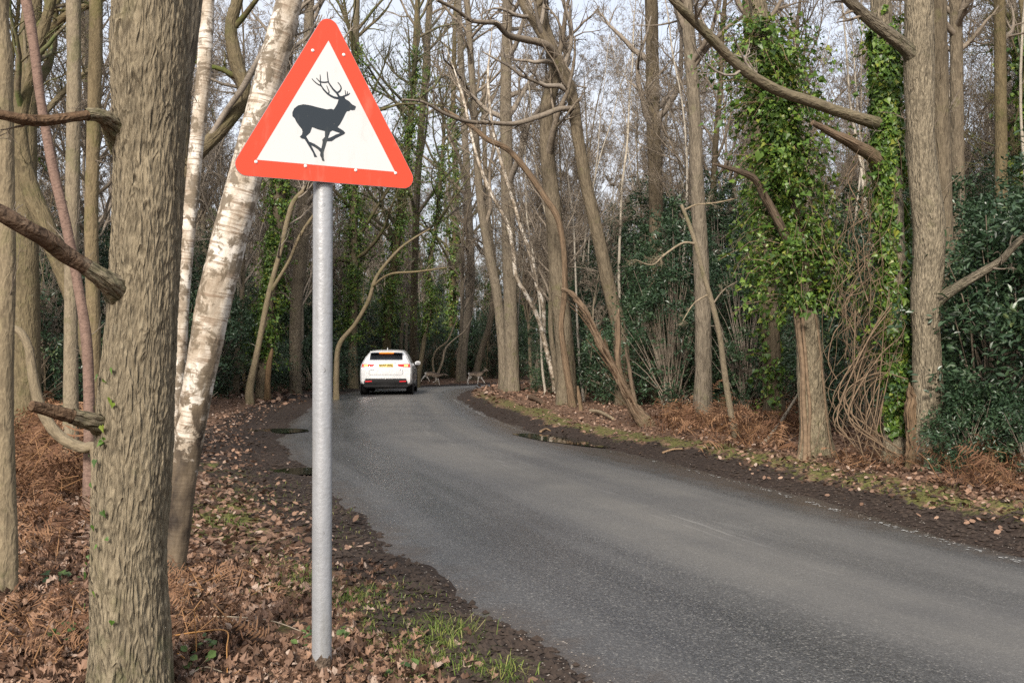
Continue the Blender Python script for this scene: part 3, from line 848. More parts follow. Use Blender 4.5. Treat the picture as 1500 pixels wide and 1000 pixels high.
# --- left foreground
oak = hero('oak', 'oak_tree', 'thick oak trunk with furrowed bark and broken limbs beside the sign', 'tree',
     [(192, 1012, 115.9), (191, 940, 108.6), (189, 800, 104), (195, 700, 107.6), (200, 600, 107.6), (208, 480, 97.52), (213, 380, 95.68), (217, 260, 97.52), (219, 160, 103), (222, 60, 114.1), (225, -40, 108.6), (218, -160, 92)],
     M_OAK, Y=4.05, H=13, sides=230, step=0.015, ridge=0.0042, rf=12, rs=2.5, seed=3, flare=0.16, fh=0.25, crown=(10, 4, 3, 2), z0=4.5, lump=0.035, extra=False,
     branches=[([(186, 206, 44), (172, 192, 31), (158, 176, 20), (140, 168, 15), (105, 172, 14), (60, 177, 16), (20, 172, 15), (-40, 158, 11), (-120, 140, 8)], -0.55, M_DARKB, 'branch', 1),
               ([(190, 434, 56), (176, 426, 38), (160, 414, 26), (130, 393, 22), (95, 372, 25), (70, 352, 25), (40, 335, 24), (0, 312, 24), (-60, 285, 20), (-140, 268, 14)], -0.7, M_DARKB, 'branch', 1),
               ([(172, 626, 50), (156, 623, 34), (142, 619, 23), (120, 613, 20), (95, 607, 20), (70, 600, 18), (46, 594, 15)], -0.35, M_DARKB, 'broken_branch', 0),
               ([(212, 340, 46), (224, 220, 77.28), (242, 110, 79.12), (257, 20, 73.6), (272, -90, 64.4), (290, -260, 55.2)], 0.1, M_OAK, 'fork', 0)])
birch = hero('birch', 'birch_tree', 'leaning silver birch with white bark and dark rough base beside the oak', 'tree',
     [(252, 842, 36.12), (262, 770, 34.4), (268, 700, 37.84), (281, 620, 41.28), (299, 520, 46.44), (312, 450, 49.02), (331, 370, 49.88), (352, 290, 49.02), (374, 200, 45.58), (398, 100, 40.42), (424, 0, 36.98), (455, -120, 34.4)],
     M_BIRCH, H=11, sides=72, step=0.03, ridge=0.0025, rf=6, rs=5, seed=5, crown=(8, 4, 3, 2), z0=5, flare=0.2, extra=False)
hero('birch2', 'birch_tree', 'slender straight pale birch between the oak and the leaning birch', 'tree',
     [(254, 735, 20), (256, 640, 19), (262, 540, 19), (266, 470, 19), (271, 400, 19), (280, 300, 20), (289, 200, 21), (299, 100, 21), (303, 0, 21), (306, -140, 18)],
     M_BIRCH2, Y=8.6, H=10, sides=36, step=0.04, ridge=0.002, rs=5, seed=6, crown=(10, 5, 4, 3), z0=4.8)
hero('l1', 'young_oak_tree', 'smooth slim grey brown trunk left of the thick oak', 'tree',
     [(6, 872, 30), (10, 800, 27), (8, 700, 26), (6, 560, 26), (10, 400, 25), (8, 250, 24), (6, 100, 24), (6, -40, 23)],
     M_SMOOTH, H=9, sides=48, step=0.03, ridge=0.002, seed=8, crown=(9, 5, 4, 2), z0=4.2)
hero('l2', 'young_oak_tree', 'straight slim rough trunk behind the broken oak stub', 'tree',
     [(103, 690, 24), (104, 600, 21), (104, 450, 19), (106, 300, 20), (108, 150, 20), (108, 0, 20), (108, -120, 18)],
     M_SMOOTH, H=11, sides=36, step=0.04, ridge=0.002, seed=9, z0=5)
hero('l3', 'young_oak_tree', 'yellowish slim trunk close beside the thick oak', 'tree',
     [(137, 700, 22), (138, 600, 19), (137, 470, 19), (134, 330, 19), (137, 200, 19), (140, 80, 19), (142, -60, 18)],
     M_SMOOTH, Y=9.6, H=10, sides=36, step=0.04, ridge=0.002, seed=10, z0=5, crown=(9, 5, 4, 2))
hero('l4', 'young_birch_tree', 'leaning reddish brown young birch crossing behind the oak limbs', 'tree',
     [(131, 700, 16), (131, 600, 15), (127, 500, 15), (113, 410, 14), (97, 330, 14), (78, 250, 14), (60, 150, 13), (50, 70, 14), (38, 0, 15), (15, -80, 14)],
     M_REDB, Y=8.4, H=8, sides=30, step=0.04, ridge=0.0008, seed=12, z0=4.4, crown=(9, 5, 4, 2))
hero('l5', 'curved_sapling', 'pale sapling curving up from beside the fallen log', 'tree',
     [(140, 662, 15), (122, 656, 16), (98, 646, 16), (76, 626, 16), (58, 592, 15), (48, 550, 14), (42, 510, 12), (28, 485, 11), (5, 478, 9), (-30, 470, 7)],
     M_SMOOTH, Y=8.2, dead=True, H=3, sides=24, step=0.03, ridge=0.001, seed=13, flare=0.0)
hero('l6', 'mossy_leaning_tree', 'leaning mossy trunk among the slim stems on the left', 'tree',
     [(150, 640, 26), (128, 500, 26), (98, 410, 27), (66, 330, 28), (40, 260, 24), (30, 180, 18), (50, 90, 16), (70, 20, 14), (90, -60, 12)],
     M_MOSSY, Y=12.5, H=9, sides=28, step=0.06, seed=14, z0=4.5, crown=(10, 5, 4, 3), twig=M_MOSSTWIG)
hero('l7', 'bare_tree', 'brown trunk seen between the oak and the slender birch', 'tree',
     [(262, 600, 30), (262, 400, 26), (264, 250, 24), (270, 120, 22), (282, 0, 20), (295, -120, 18)], M_BROWN, Y=15.5, H=13, seed=15, z0=6)
hero('l8', 'mossy_bent_tree', 'crooked mossy trunk bending behind the two birches', 'tree',
     [(246, 610, 24), (250, 420, 22), (256, 290, 22), (285, 232, 20), (325, 188, 20), (358, 140, 20), (346, 90, 20), (338, 40, 18), (350, -20, 16), (340, -120, 14)],
     M_MOSSY, Y=13, H=9.5, sides=24, step=0.06, seed=16, z0=5, crown=(10, 5, 4, 3), twig=M_MOSSTWIG,
     branches=[([(300, 214, 10), (330, 165, 9), (358, 125, 9), (392, 60, 7), (420, 0, 6)], -.5, M_TWIG, 'branch', 3)])
hero('l9', 'mossy_forked_tree', 'stout mossy tree with spreading limbs at the far left', 'tree',
     [(40, 640, 40), (38, 420, 36), (36, 250, 34), (38, 120, 32), (48, 0, 26), (52, -120, 22)],
     M_MOSSY, Y=15, H=13, sides=28, seed=17, z0=4.6, crown=(13, 5, 4, 3), twig=M_MOSSTWIG,
     branches=[([(42, 110, 20), (65, 60, 15), (95, 25, 12), (130, 8, 10), (170, -10, 8)], -1.0, M_MOSSY, 'branch', 4),
               ([(40, 195, 12), (70, 160, 10), (110, 118, 8), (150, 90, 6)], 0.8, M_MOSSY, 'branch', 4)])

# --- behind the sign, left of the car
hero('m1', 'ivy_clad_tree', 'tall trunk wrapped in ivy behind the leaning birch', 'tree',
     [(385, 560, 20), (390, 480, 19), (402, 380, 18), (410, 280, 18), (418, 150, 16), (425, 0, 15), (430, -120, 14)], M_BROWN, Y=31, H=15, seed=20, z0=6, step=.15, lf=.45, thin=2.5,
     ivy=(7000, 0.10, 0.66, 0.07, 0.08, 170, 0.6, -0.1))
hero('m2', 'forked_sapling', 'thin leaning stem forking in front of the ivy trunk', 'tree',
     [(366, 568, 11), (378, 510, 9), (394, 430, 8), (410, 370, 7), (428, 300, 7), (452, 268, 6), (470, 200, 5)], M_SMOOTH, Y=28, H=9, seed=21, z0=4, crown=(8, 4, 4, 2), step=.12,
     branches=[([(398, 425, 6), (422, 385, 5), (440, 345, 5), (470, 300, 4)], -.5, M_SMOOTH, 'branch', 4)])
hero('m3', 'broken_tree', 'dead grey trunk snapped off behind the sign post', 'tree',
     [(432, 560, 17), (434, 450, 18), (440, 380, 20), (446, 300, 19), (450, 200, 17), (452, 60, 15), (455, -60, 13)], M_BROWN, Y=36, H=15, seed=22, z0=6, step=.2, lf=.45, thin=2.5)
hero('m4', 'splintered_stump', 'short splintered stump on the bank left of the car', 'stump', [(392, 562, 8), (394, 535, 8), (398, 515, 5), (399, 510, 2)], M_DEAD, Y=30, dead=True, seed=23, step=.1)
hero('m5', 'curved_sapling', 'thin arching stem rising behind the sign post toward the car', 'tree',
     [(493, 545, 8), (497, 505, 7), (520, 475, 6), (540, 440, 6), (552, 405, 5), (580, 370, 4), (602, 352, 3), (630, 335, 2)], M_SMOOTH, Y=33, dead=True, seed=24, step=.12,
     branches=[([(545, 420, 4), (570, 402, 3), (610, 398, 3), (655, 392, 2)], -1.5, M_SMOOTH, 'branch', 4)])
for k, (pl, Yd, lab, iv) in enumerate([
    ([(518, 560, 14), (517, 480, 13), (519, 380, 12), (516, 250, 11), (520, 100, 10), (524, -60, 9)], 44, 'upright trunk with green ivy just left of the car', (6000, .12, .8, .075, .2, 260, 1.3, -.1)),
    ([(566, 560, 13), (568, 470, 12), (578, 380, 11), (590, 280, 10), (604, 150, 9), (612, 0, 8)], 48, 'leaning trunk rising straight above the car roof', (6000, .15, .88, .075, .2, 280, 1.4, -.1)),
    ([(606, 556, 12), (606, 470, 11), (608, 380, 10), (612, 260, 10), (622, 120, 9), (632, -40, 8)], 52, 'brown trunk behind the right rear corner of the car', None),
    ([(612, 560, 7), (618, 520, 7), (624, 480, 7), (632, 440, 7), (628, 400, 6), (640, 320, 6), (650, 200, 5)], 50, 'thin wavy trunk beside the car mirror', (3500, .2, .88, .07, .15, 150, 1.0, -.1)),
    ([(676, 552, 13), (680, 500, 12), (688, 440, 12), (690, 380, 11), (684, 260, 10), (676, 100, 9), (670, -40, 8)], 66, 'straight trunk rising between the two deer', None),
    ([(696, 552, 11), (706, 510, 9), (716, 480, 9), (722, 440, 8), (722, 380, 8), (712, 280, 7), (708, 120, 6)], 68, 'leaning trunk behind the trotting deer', None),
    ([(662, 552, 9), (660, 480, 9), (664, 400, 9), (668, 300, 8), (664, 150, 7), (668, -20, 6)], 72, 'dark ivy grown trunk behind the leaping deer', (3000, .1, .7, .13, .15, 110, .8, -.2))]):
    hero('f%d' % k, 'ivy_clad_tree' if iv else 'bare_tree', lab, 'tree', pl, M_MOSSY if iv else M_BROWN, Y=Yd, H=17, seed=30 + k, sides=18, step=.25, z0=5.5, crown=(19, 6, 5, 3) if k < 4 else (13, 5, 4, 3), ivy=iv, ridge=.006, rf=4, lf=.58 if k < 4 else .48, thin=3,
         twig=M_MOSSTWIG if iv else M_TWIG)

# bushy stems at the road edge between car and deer
hero('tw', 'bare_bush_stems', 'bare forked pale stems standing behind the leaping deer', 'bush', [(640, 552, 4), (648, 530, 3), (652, 512, 3), (662, 500, 2), (680, 485, 2), (692, 465, 1)], M_TWIGP, Y=62, dead=True, seed=44, step=.15, flare=0,
     branches=[([(636, 551, 3), (634, 525, 3), (642, 510, 2), (655, 500, 2), (664, 480, 2), (672, 462, 1)], .3, M_TWIGP, 'branch', 4)])

# --- right of the bend
hero('r1', 'bare_tree', 'straight bare trunk on the inside of the bend, right of the deer', 'tree',
     [(750, 574, 25), (750, 540, 21), (748, 450, 20), (745, 350, 20), (742, 220, 18), (741, 120, 16), (744, 0, 14), (746, -120, 13)], M_BROWN, H=18, seed=50, sides=32, step=.12, z0=6, lf=.42, thin=2.5, crown=(15, 5, 4, 3), ridge=.008, rf=4)
hero('r2', 'bare_tree', 'trunk leaning left from the foot of the straight trunk at the bend', 'tree',
     [(739, 568, 16), (736, 500, 15), (728, 430, 14), (716, 370, 13), (706, 310, 12), (700, 250, 11), (694, 150, 10), (684, 0, 9), (680, -80, 8)], M_BROWN, Y=37, H=17, seed=51, sides=26, step=.12, z0=6, lf=.42, thin=2.5, crown=(13, 5, 4, 3), ridge=.007, rf=4)
hero('r3', 'birch_tree', 'thin white birch leaning left behind the rotten trunk', 'tree',
     [(815, 568, 7), (800, 510, 7), (788, 465, 7), (770, 430, 6), (756, 405, 6), (752, 370, 6), (744, 330, 6), (726, 295, 5), (710, 262, 5), (696, 220, 4), (680, 150, 4)], M_BIRCH2, Y=30, H=11, seed=52, sides=16, step=.12, z0=5.5, crown=(8, 4, 4, 2))
hero('r4', 'birch_tree', 'thin white birch bending beside the leaning white birch', 'tree',
     [(812, 562, 7), (798, 500, 6), (796, 450, 6), (786, 415, 6), (776, 370, 6), (762, 330, 5), (752, 295, 5), (738, 250, 5), (722, 190, 4), (715, 120, 4)], M_BIRCH2, Y=31, H=12, seed=53, sides=16, step=.12, z0=5.5, crown=(8, 4, 4, 2))
hero('r5', 'bare_tree', 'thick twisted double trunk behind the rotten snag', 'tree',
     [(830, 592, 30), (828, 520, 27), (822, 450, 26), (816, 390, 25), (812, 330, 24), (804, 250, 22), (801, 200, 21), (803, 150, 21), (814, 108, 20), (808, 70, 18), (797, 35, 17), (790, -10, 16), (786, -120, 14)],
     M_BROWN, H=16, seed=54, sides=36, step=.1, z0=6.5, crown=(13, 5, 4, 3), ridge=.007, rf=4)
hero('r6', 'bare_tree', 'leaning trunk with long bare limbs reaching out over the road', 'tree',
     [(915, 585, 26), (908, 490, 22), (892, 420, 20), (877, 350, 19), (858, 268, 18), (845, 190, 17), (838, 140, 17), (822, 98, 16), (800, 62, 15), (782, 30, 14), (766, 5, 12), (745, -60, 11)],
     M_BROWN, Y=25, H=14, seed=55, sides=36, step=.1, z0=7.5, crown=(9, 4, 4, 2), ridge=.006, rf=4,
     branches=[([(815, 85, 12), (800, 66, 11), (770, 58, 10), (745, 52, 9), (728, 35, 8), (715, 33, 7), (690, 30, 6), (668, 14, 5), (640, 0, 5)], -3.5, M_TWIG, 'branch', 7),
               ([(842, 160, 9), (820, 160, 8), (790, 171, 8), (755, 181, 7), (720, 180, 6), (685, 178, 6), (655, 168, 5), (620, 150, 4), (590, 146, 3)], -4.0, M_TWIG, 'branch', 7)])
hero('r7', 'leaning_tree', 'leaning brown limb arching from the thick double trunk', 'tree',
     [(842, 600, 11), (830, 540, 10), (822, 480, 8), (827, 430, 8), (826, 370, 8), (817, 320, 9), (800, 292, 9), (775, 255, 9), (745, 220, 8), (715, 205, 8), (690, 185, 6), (650, 160, 5)],
     M_DEAD, Y=24, dead=True, seed=56, sides=22, step=.08, ridge=.008, rf=5, flare=.5)
hero('r8', 'bare_tree', 'dark straight trunk standing behind the holly thicket', 'tree',
     [(962, 600, 24), (962, 430, 22), (961, 300, 21), (957, 180, 20), (955, 60, 19), (953, -60, 18)], M_BROWN, Y=27, H=17, seed=57, sides=30, step=.12, z0=7.5, crown=(13, 5, 4, 3), ridge=.007, rf=4)
hero('r9', 'bare_tree', 'straight trunk with mossy foot beside the slim leaning stem', 'tree',
     [(1029, 614, 28), (1030, 560, 25), (1030, 470, 23), (1027, 380, 22), (1022, 290, 20), (1018, 180, 19), (1010, 60, 18), (1003, -40, 17), (998, -140, 16)],
     M_BROWN, H=15, seed=58, sides=40, step=.07, z0=6.5, crown=(12, 5, 4, 3), ridge=.006, rf=5, rs=3)
hero('r10', 'leaning_sapling', 'slim leaning stem with bare side twigs in front of the straight trunk', 'tree',
     [(1078, 640, 11), (1070, 600, 9), (1062, 550, 9), (1054, 490, 8), (1042, 440, 8), (1030, 400, 7), (1020, 360, 7), (1010, 330, 6), (998, 300, 5)], M_SMOOTH, dead=True, seed=59, sides=18, step=.06, ridge=.001,
     branches=[([(1018, 357, 4), (1000, 356, 3), (975, 372, 3), (955, 388, 2), (930, 380, 1)], -.6, M_TWIGP, 'branch', 5), ([(1002, 308, 3), (1020, 300, 2), (1050, 297, 2), (1080, 290, 1)], .4, M_TWIGP, 'branch', 4),
               ([(1044, 446, 3), (1060, 425, 2), (1080, 412, 1)], -.3, M_TWIGP, 'branch', 3), ([(1036, 432, 3), (1016, 445, 2), (1000, 470, 1)], -.3, M_TWIGP, 'branch', 3)], twig=M_TWIGP)
hero('r11', 'ivy_clad_tree', 'dark trunk with sparse ivy standing in shade behind the slim stem', 'tree',
     [(1136, 640, 34), (1132, 560, 28), (1128, 470, 25), (1122, 380, 24), (1114, 280, 22), (1106, 160, 20), (1098, 40, 18), (1092, -80, 16)], M_BROWN, Y=18.2, H=14, seed=60, sides=32, step=.09, z0=6.5, ivy=(1600, .05, .5, .065, .04, 30, .35, .15))
hero('r12', 'ivy_oak_tree', 'bushy ivy covered oak with thick pale vine stems up its trunk', 'tree',
     [(1194, 666, 46), (1192, 620, 40), (1188, 560, 38), (1184, 500, 36), (1178, 440, 34), (1170, 380, 32), (1160, 320, 30), (1152, 260, 29), (1142, 190, 28), (1130, 120, 27), (1118, 50, 26), (1106, -20, 24), (1092, -120, 22)],
     M_OAK, H=12, seed=61, sides=56, step=.04, ridge=.005, rf=5, rs=1.2, z0=6.2, crown=(9, 4, 4, 2), ivy=(7000, .25, .68, .052, .05, 430, .75, .05, .5),
     branches=[([(1160, 366, 16), (1150, 345, 13), (1135, 315, 12), (1118, 285, 12), (1105, 262, 10), (1085, 252, 8), (1065, 246, 6), (1045, 240, 3)], -.9, M_DEAD, 'broken_branch', 0)])
hero('r13', 'ivy_oak_tree', 'ivy covered trunk hung with a curtain of bare vines', 'tree',
     [(1316, 692, 40), (1314, 640, 36), (1312, 560, 35), (1312, 480, 34), (1310, 400, 34), (1306, 320, 34), (1302, 240, 33), (1298, 160, 32), (1294, 80, 30), (1290, 0, 29), (1286, -100, 27)],
     M_OAK, Y=11.9, H=12, seed=62, sides=56, step=.04, ridge=.004, rf=5, rs=1.2, z0=6.2, crown=(9, 4, 4, 2), ivy=(9000, .07, .7, .05, .025, 60, .35, -.05),
     branches=[([(1290, 240, 26), (1276, 226, 19), (1258, 216, 17), (1240, 205, 15), (1220, 196, 12), (1204, 187, 10), (1190, 180, 7)], -.7, M_DEAD, 'broken_branch', 0),
               ([(1292, 182, 20), (1268, 176, 17), (1230, 164, 16), (1190, 150, 16), (1150, 137, 15), (1115, 120, 15), (1080, 95, 14), (1050, 65, 14), (1020, 35, 13), (990, 5, 12), (950, -40, 11), (900, -100, 10)], -2.2, M_MOSSY, 'branch', 5)])
hero('r14', 'oak_tree', 'clean straight oak trunk beside the ivy covered trunk and dark holly', 'tree',
     [(1364, 684, 54), (1362, 640, 45), (1360, 580, 42), (1358, 520, 40), (1356, 450, 41), (1360, 390, 43), (1362, 340, 45), (1356, 290, 44), (1350, 230, 40), (1347, 160, 40), (1346, 80, 42), (1346, 20, 40), (1345, -80, 37)],
     M_OAK, H=12.5, seed=63, sides=80, step=.03, ridge=.0035, rf=8, rs=1.5, z0=6, crown=(13, 5, 4, 3), lump=.05,
     branches=[([(1342, 92, 26), (1330, 74, 21), (1310, 56, 19), (1285, 38, 17), (1262, 18, 16), (1240, -4, 15), (1210, -50, 13)], -.5, M_OAK, 'branch', 3),
               ([(1366, 446, 26), (1385, 432, 17), (1410, 416, 14), (1440, 398, 12), (1466, 382, 10), (1490, 356, 10), (1520, 335, 8), (1560, 320, 6)], -.8, M_OAK, 'branch', 5)])
hero('r15', 'bare_tree', 'shaded trunk close behind the clean straight oak', 'tree',
     [(1386, 660, 34), (1384, 500, 30), (1381, 330, 28), (1377, 160, 26), (1373, 0, 25), (1370, -100, 24)], M_BROWN, Y=14, H=13, seed=64, z0=6.5)
hero('r16', 'mossy_stump', 'mossy rotten stump between the two oak trunks by the verge', 'stump',
     [(1343, 694, 30), (1341, 660, 22), (1338, 630, 17), (1335, 604, 18), (1338, 584, 15), (1334, 572, 9), (1333, 560, 3)], M_DEAD, Y=11.3, dead=True, seed=65, sides=36, step=.03, ridge=.020, rf=5, rs=.8, flare=.5, lump=.16,
     branches=[([(1338, 594, 12), (1356, 590, 10), (1375, 586, 9), (1388, 584, 5)], -.1, M_DARKB, 'broken_branch', 0)])
hero('r17', 'rotten_snag', 'shaggy rotten trunk leaning left out of the holly', 'dead trunk',
     [(948, 624, 20), (930, 600, 15), (915, 570, 12), (900, 540, 10), (882, 508, 9), (868, 478, 8), (852, 448, 8), (836, 430, 7), (822, 424, 4)], M_DEAD, dead=True, seed=66, sides=30, step=.05, ridge=.022, rf=4, rs=.6, flare=.5, lump=.12,
     branches=[([(912, 568, 9), (905, 530, 8), (905, 500, 8), (905, 470, 7), (907, 452, 2)], .2, M_DEAD, 'splinter', 0), ([(932, 598, 7), (926, 565, 6), (920, 530, 4), (916, 512, 2)], -.2, M_DEAD, 'splinter', 0)])
hero('r18', 'splintered_stump', 'thin splintered stick standing by the leaning rotten limb', 'stump', [(851, 598, 5), (848, 580, 5), (846, 565, 3)], M_DEAD, Y=22.5, dead=True, seed=67, step=.05)
hero('r19', 'bare_tree', 'thin trunk seen at the top right beyond the holly', 'tree',
     [(1404, 640, 22), (1404, 400, 20), (1402, 170, 18), (1400, 0, 18), (1398, -100, 16)], M_BROWN, Y=19, H=14, seed=68, z0=7)
hero('r20', 'bare_tree', 'mossy green tinged trunk beyond the holly at the far right', 'tree',
     [(1470, 640, 22), (1468, 400, 18), (1466, 170, 17), (1464, 0, 16), (1462, -100, 15)], M_MOSSY, Y=20, H=14, seed=69, z0=7)

# shaggy strips of rotten bark on the snag
P, R, base, root, Yh = TRUNKS['r17']
rng = np.random.default_rng(6)
strips = []
for k in range(46):
    a, ln_ = rng.integers(0, int(len(P) * .75)), rng.integers(8, 20)
    i = np.arange(a, min(a + ln_, len(P)))
    if len(i) < 5: continue
    i = np.interp(np.linspace(0, len(i) - 1, 8), np.arange(len(i)), i).astype(int)
    an = rng.uniform(0, 6.28); out = np.linspace(0, 1, 8) ** 2 * rng.uniform(-.02, .22)
    v = np.array([math.cos(an), math.sin(an) * .8, .3 * math.sin(an * 2)])
    strips.append(P[i] + v[None] * (R[i] * 1.02 + out)[:, None] + np.array([0, 0, -1]) * (out * .6)[:, None])
strips = np.array(strips)
o = part('loose_bark', MB().tubes(strips, rng.uniform(.006, .022, (len(strips), 1)) * np.linspace(1, .4, 8)[None], 4).mesh('loose_bark', M_DARKB, True, base), root)
o['kind'] = 'stuff'

# pale climbing stems on the bushy ivy oak
P, R, base, root, Yh = TRUNKS['r12']
rng = np.random.default_rng(5)
for a0, rr in ((3.6, .020), (3.95, .032), (4.25, .022), (5.3, .012)):
    k = np.arange(2, int(len(P) * .5), 3)
    an = a0 + 0.25 * vnoise(k * .09, a0 * 5)
    q = P[k] + np.stack([np.cos(an), np.sin(an), 0 * an], 1) * (R[k] * (1 + .35 * np.exp(-np.arange(len(k)) / 4)) + rr * .5)[:, None]
    V, Q, bk = skin(q, np.linspace(rr, rr * .5, len(q)), 10, 3, .002, 8, 2, .1, .1, .12)
    part('ivy_stem', MB().add(V, None, Q).mesh('ivy_stem', M_VINE, True, base, vec={'bk': bk}), root)

# hanging tangle of bare vines on the ivy covered trunk
P, R, base, root, Yh = TRUNKS['r13']
rng = np.random.default_rng(8)
mb = MB()
for k in range(80):
    x0 = rng.uniform(1236, 1322); y0 = rng.uniform(190, 470)
    Yd = Yh + rng.uniform(-.45, .15)
    n = rng.integers(5, 11); pts = []
    x, y = x0, y0
    for j in range(n):
        pts.append(at(x, y, Yd))
        x += rng.normal(0, 14) + (-3 if j < n / 2 else 4); y += rng.uniform(8, 48); Yd += rng.normal(0, .07)
    q = catmull(np.array(pts), n * 6)
    q[:, 2] = np.maximum(q[:, 2], base[2] + .02)
    mb.tubes(q, np.full(len(q), rng.choice([.002, .003, .0042, .0065], p=[.4, .35, .18, .07])), 4)
for k in range(26):            # loops swinging out low and back to the foot
    x0, y0 = rng.uniform(1290, 1330), rng.uniform(420, 560)
    x1, y1 = rng.uniform(1210, 1290), rng.uniform(560, 640)
    x2, y2 = rng.uniform(1240, 1350), rng.uniform(650, 690)
    Yd = Yh + rng.uniform(-.4, .1)
    q = catmull(np.array([at(x0, y0, Yd), at((x0 + x1) / 2, (y0 + y1) / 2 - 20, Yd), at(x1, y1, Yd - .1), at((x1 + x2) / 2, (y1 + y2) / 2 + 8, Yd - .15), at(x2, y2, Yd - .1)]), 28)
    mb.tubes(q, np.full(28, rng.choice([.003, .005, .008])), 5)
o = part('vine_tangle', mb.mesh('vine_tangle', M_VINE, True, base))
o.location = base
tag(o, 'tangled curtain of bare brown vines hanging on the ivy covered trunk', 'vines', None, 'stuff')

# ------------------------------------------------------------------ the wood beyond: tree kinds, copied
def bg_variant(name, seed, H, r, mat, twig, z0, crown, wob=.05, lean=.0, ivy=None, fork=False, up=.10, sides=12):
    rng = np.random.default_rng(seed)
    n = 12
    cur = np.zeros(3); d = unit(np.array([lean, 0.0, 1.0])); pts = [np.array([0, 0, -.4, r])]
    for k in range(n + 1):
        pts.append(np.append(cur, r * (1 - .88 * (k / n) ** .9)))
        d = unit(d + np.append(rng.normal(size=2) * wob, .10)); cur = cur + d * H / n
    S_ = catmull(np.array(pts), 120); S_[:, 3] = np.maximum(S_[:, 3], .006)
    P, R = resample(S_[:, :3], S_[:, 3], .28)
    V, Q, bk = skin(P, R, sides, seed, .006, 4, 1.2, .4, .35, .06)
    root = thing(name, '', None)
    part('trunk', MB().add(V, None, Q).mesh('trunk', mat, True, vec={'bk': bk}), root)
    lv = crown_of(rng, P, R, z0, *crown, up=up * 1.5, thin=2.2, ang=.75)
    part('crown', mb_branches(lv).mesh('crown', twig, True), root)
    if ivy:
        (V, F, a), st = ivy_leaves(rng, P, R, *ivy)
        mb = MB().add(V, F, None, 0, a)
        if st is not None: mb.tubes(st[0], st[1], 3, 1)
        part('ivy', mb.mesh('ivy', [M_IVY, M_VINE], False, attr='rnd'), root)['kind'] = 'stuff'
    return root

BG = [bg_variant('bare_tree', 201, 16, .15, M_BROWN, M_TWIG, 4.0, (30, 8, 7, 4)),
      bg_variant('bare_tree', 202, 14, .10, M_BROWN, M_TWIG, 3.0, (28, 8, 7, 5), .06, .05),
      bg_variant('bare_tree', 203, 17, .20, M_BROWN, M_TWIG, 4.5, (30, 8, 7, 4), .05),
      bg_variant('slim_tree', 204, 11, .06, M_SMOOTH, M_TWIG, 2.0, (24, 7, 6, 4), .06, .08, up=.16),
      bg_variant('ivy_clad_tree', 205, 14, .15, M_MOSSY, M_MOSSTWIG, 3.0, (26, 7, 6, 4), .05, .03, ivy=(5200, .03, .62, .10, .12, 150, .8, -.25)),
      bg_variant('birch_tree', 206, 13, .075, M_BIRCH2, M_TWIG, 4.0, (24, 7, 6, 5), .05, .06, up=.02)]
SLEN = bg_variant('slender_tree', 208, 13, .045, M_PALE, M_TWIG, 5.0, (16, 6, 5, 3), .05, .10, up=.16, sides=7)
SAP = bg_variant('sapling', 207, 5.5, .025, M_SMOOTH, M_TWIG, .5, (22, 6, 5, 4), .07, .05, up=.14, sides=6)
for _k, _t in ((0, 'bare brown tree of medium girth'), (1, 'narrow bare leaning tree'), (2, 'stout bare brown tree')): BG[_k]['look'] = _t
BGLAB = {'slender_tree': 'slender pale straight stem', 'bare_tree': 'bare brown tree', 'slim_tree': 'slim bare young tree', 'ivy_clad_tree': 'mossy tree wrapped in green ivy', 'birch_tree': 'thin pale birch', 'sapling': 'thin twiggy sapling'}
SIDE = {-1: 'deep in the wood left of the road', 1: 'deep in the wood right of the road', 0: 'in the far wood beyond the bend'}

rng = np.random.default_rng(77)
placed = [np.array(v[2][:2]) for v in TRUNKS.values()]
used = set()
def place(proto, x, y, sc, side, tilt=.05):
    if proto.name not in used: o = proto; used.add(proto.name)
    else: o = copy_tree(proto)
    o.location = (x, y, gz(x, y) - .02)
    o.rotation_euler = (rng.normal() * tilt, rng.normal() * tilt, rng.uniform(0, 6.28))
    o.scale = (sc, sc, sc * rng.uniform(.9, 1.1))
    kind = o.name.split('.')[0]
    first = proto.get('look', BGLAB[kind])
    o['label'] = ('tall ' if sc > 1.0 else 'shorter ') + first + ' ' + SIDE[side]
    o['category'] = 'tree' if kind != 'sapling' else 'sapling'
    o['group'] = {'slender_tree': 'slender stems', 'bare_tree': 'bare trees', 'slim_tree': 'slim trees', 'ivy_clad_tree': 'ivy trees', 'birch_tree': 'pale birches', 'sapling': 'saplings'}[kind] + ' ' + SIDE[side]
    return o
def zone(x, y):
    if y > 64: return 0
    d, s = road_dist(np.array([x]), np.array([y]))
    return int(s[0])
cnt = 0
cand = []
for _ in range(14000):
    y = rng.uniform(12, 125); x = rng.uniform(-.66 * y - 4, .66 * y + 4)
    cand.append((x, y))
cand = np.array(cand)
dd, ss = road_dist(cand[:, 0], cand[:, 1])
NB = {0: 0, 1: 0, -1: 0}
for (x, y), d, s in zip(cand, dd, ss):
    if cnt >= 360: break
    px = 750 + FPX * x / y
    if d < 2.2: continue
    if s > 0 and y < 24 and px < 1330: continue
    if s > 0 and y < 17: continue
    if s < 0 and y < (11.5 if px < 150 else 30): continue
    if y > 64 and rng.random() < .25: continue
    q = np.array([x, y])
    md = min(np.linalg.norm(q - p) for p in placed)
    if md < (1.5 if y < 45 else 1.8 if y < 80 else 2.2): continue
    placed.append(q)
    side = zone(x, y)
    w = {1: [.20, .20, .10, .24, .06, .20], -1: [.17, .18, .11, .24, .20, .10], 0: [.24, .18, .22, .12, .18, .06]}[side]
    k = rng.choice(6, p=w)
    place(BG[k], x, y, rng.uniform(.8, 1.2), side)
    cnt += 1
ns = 0
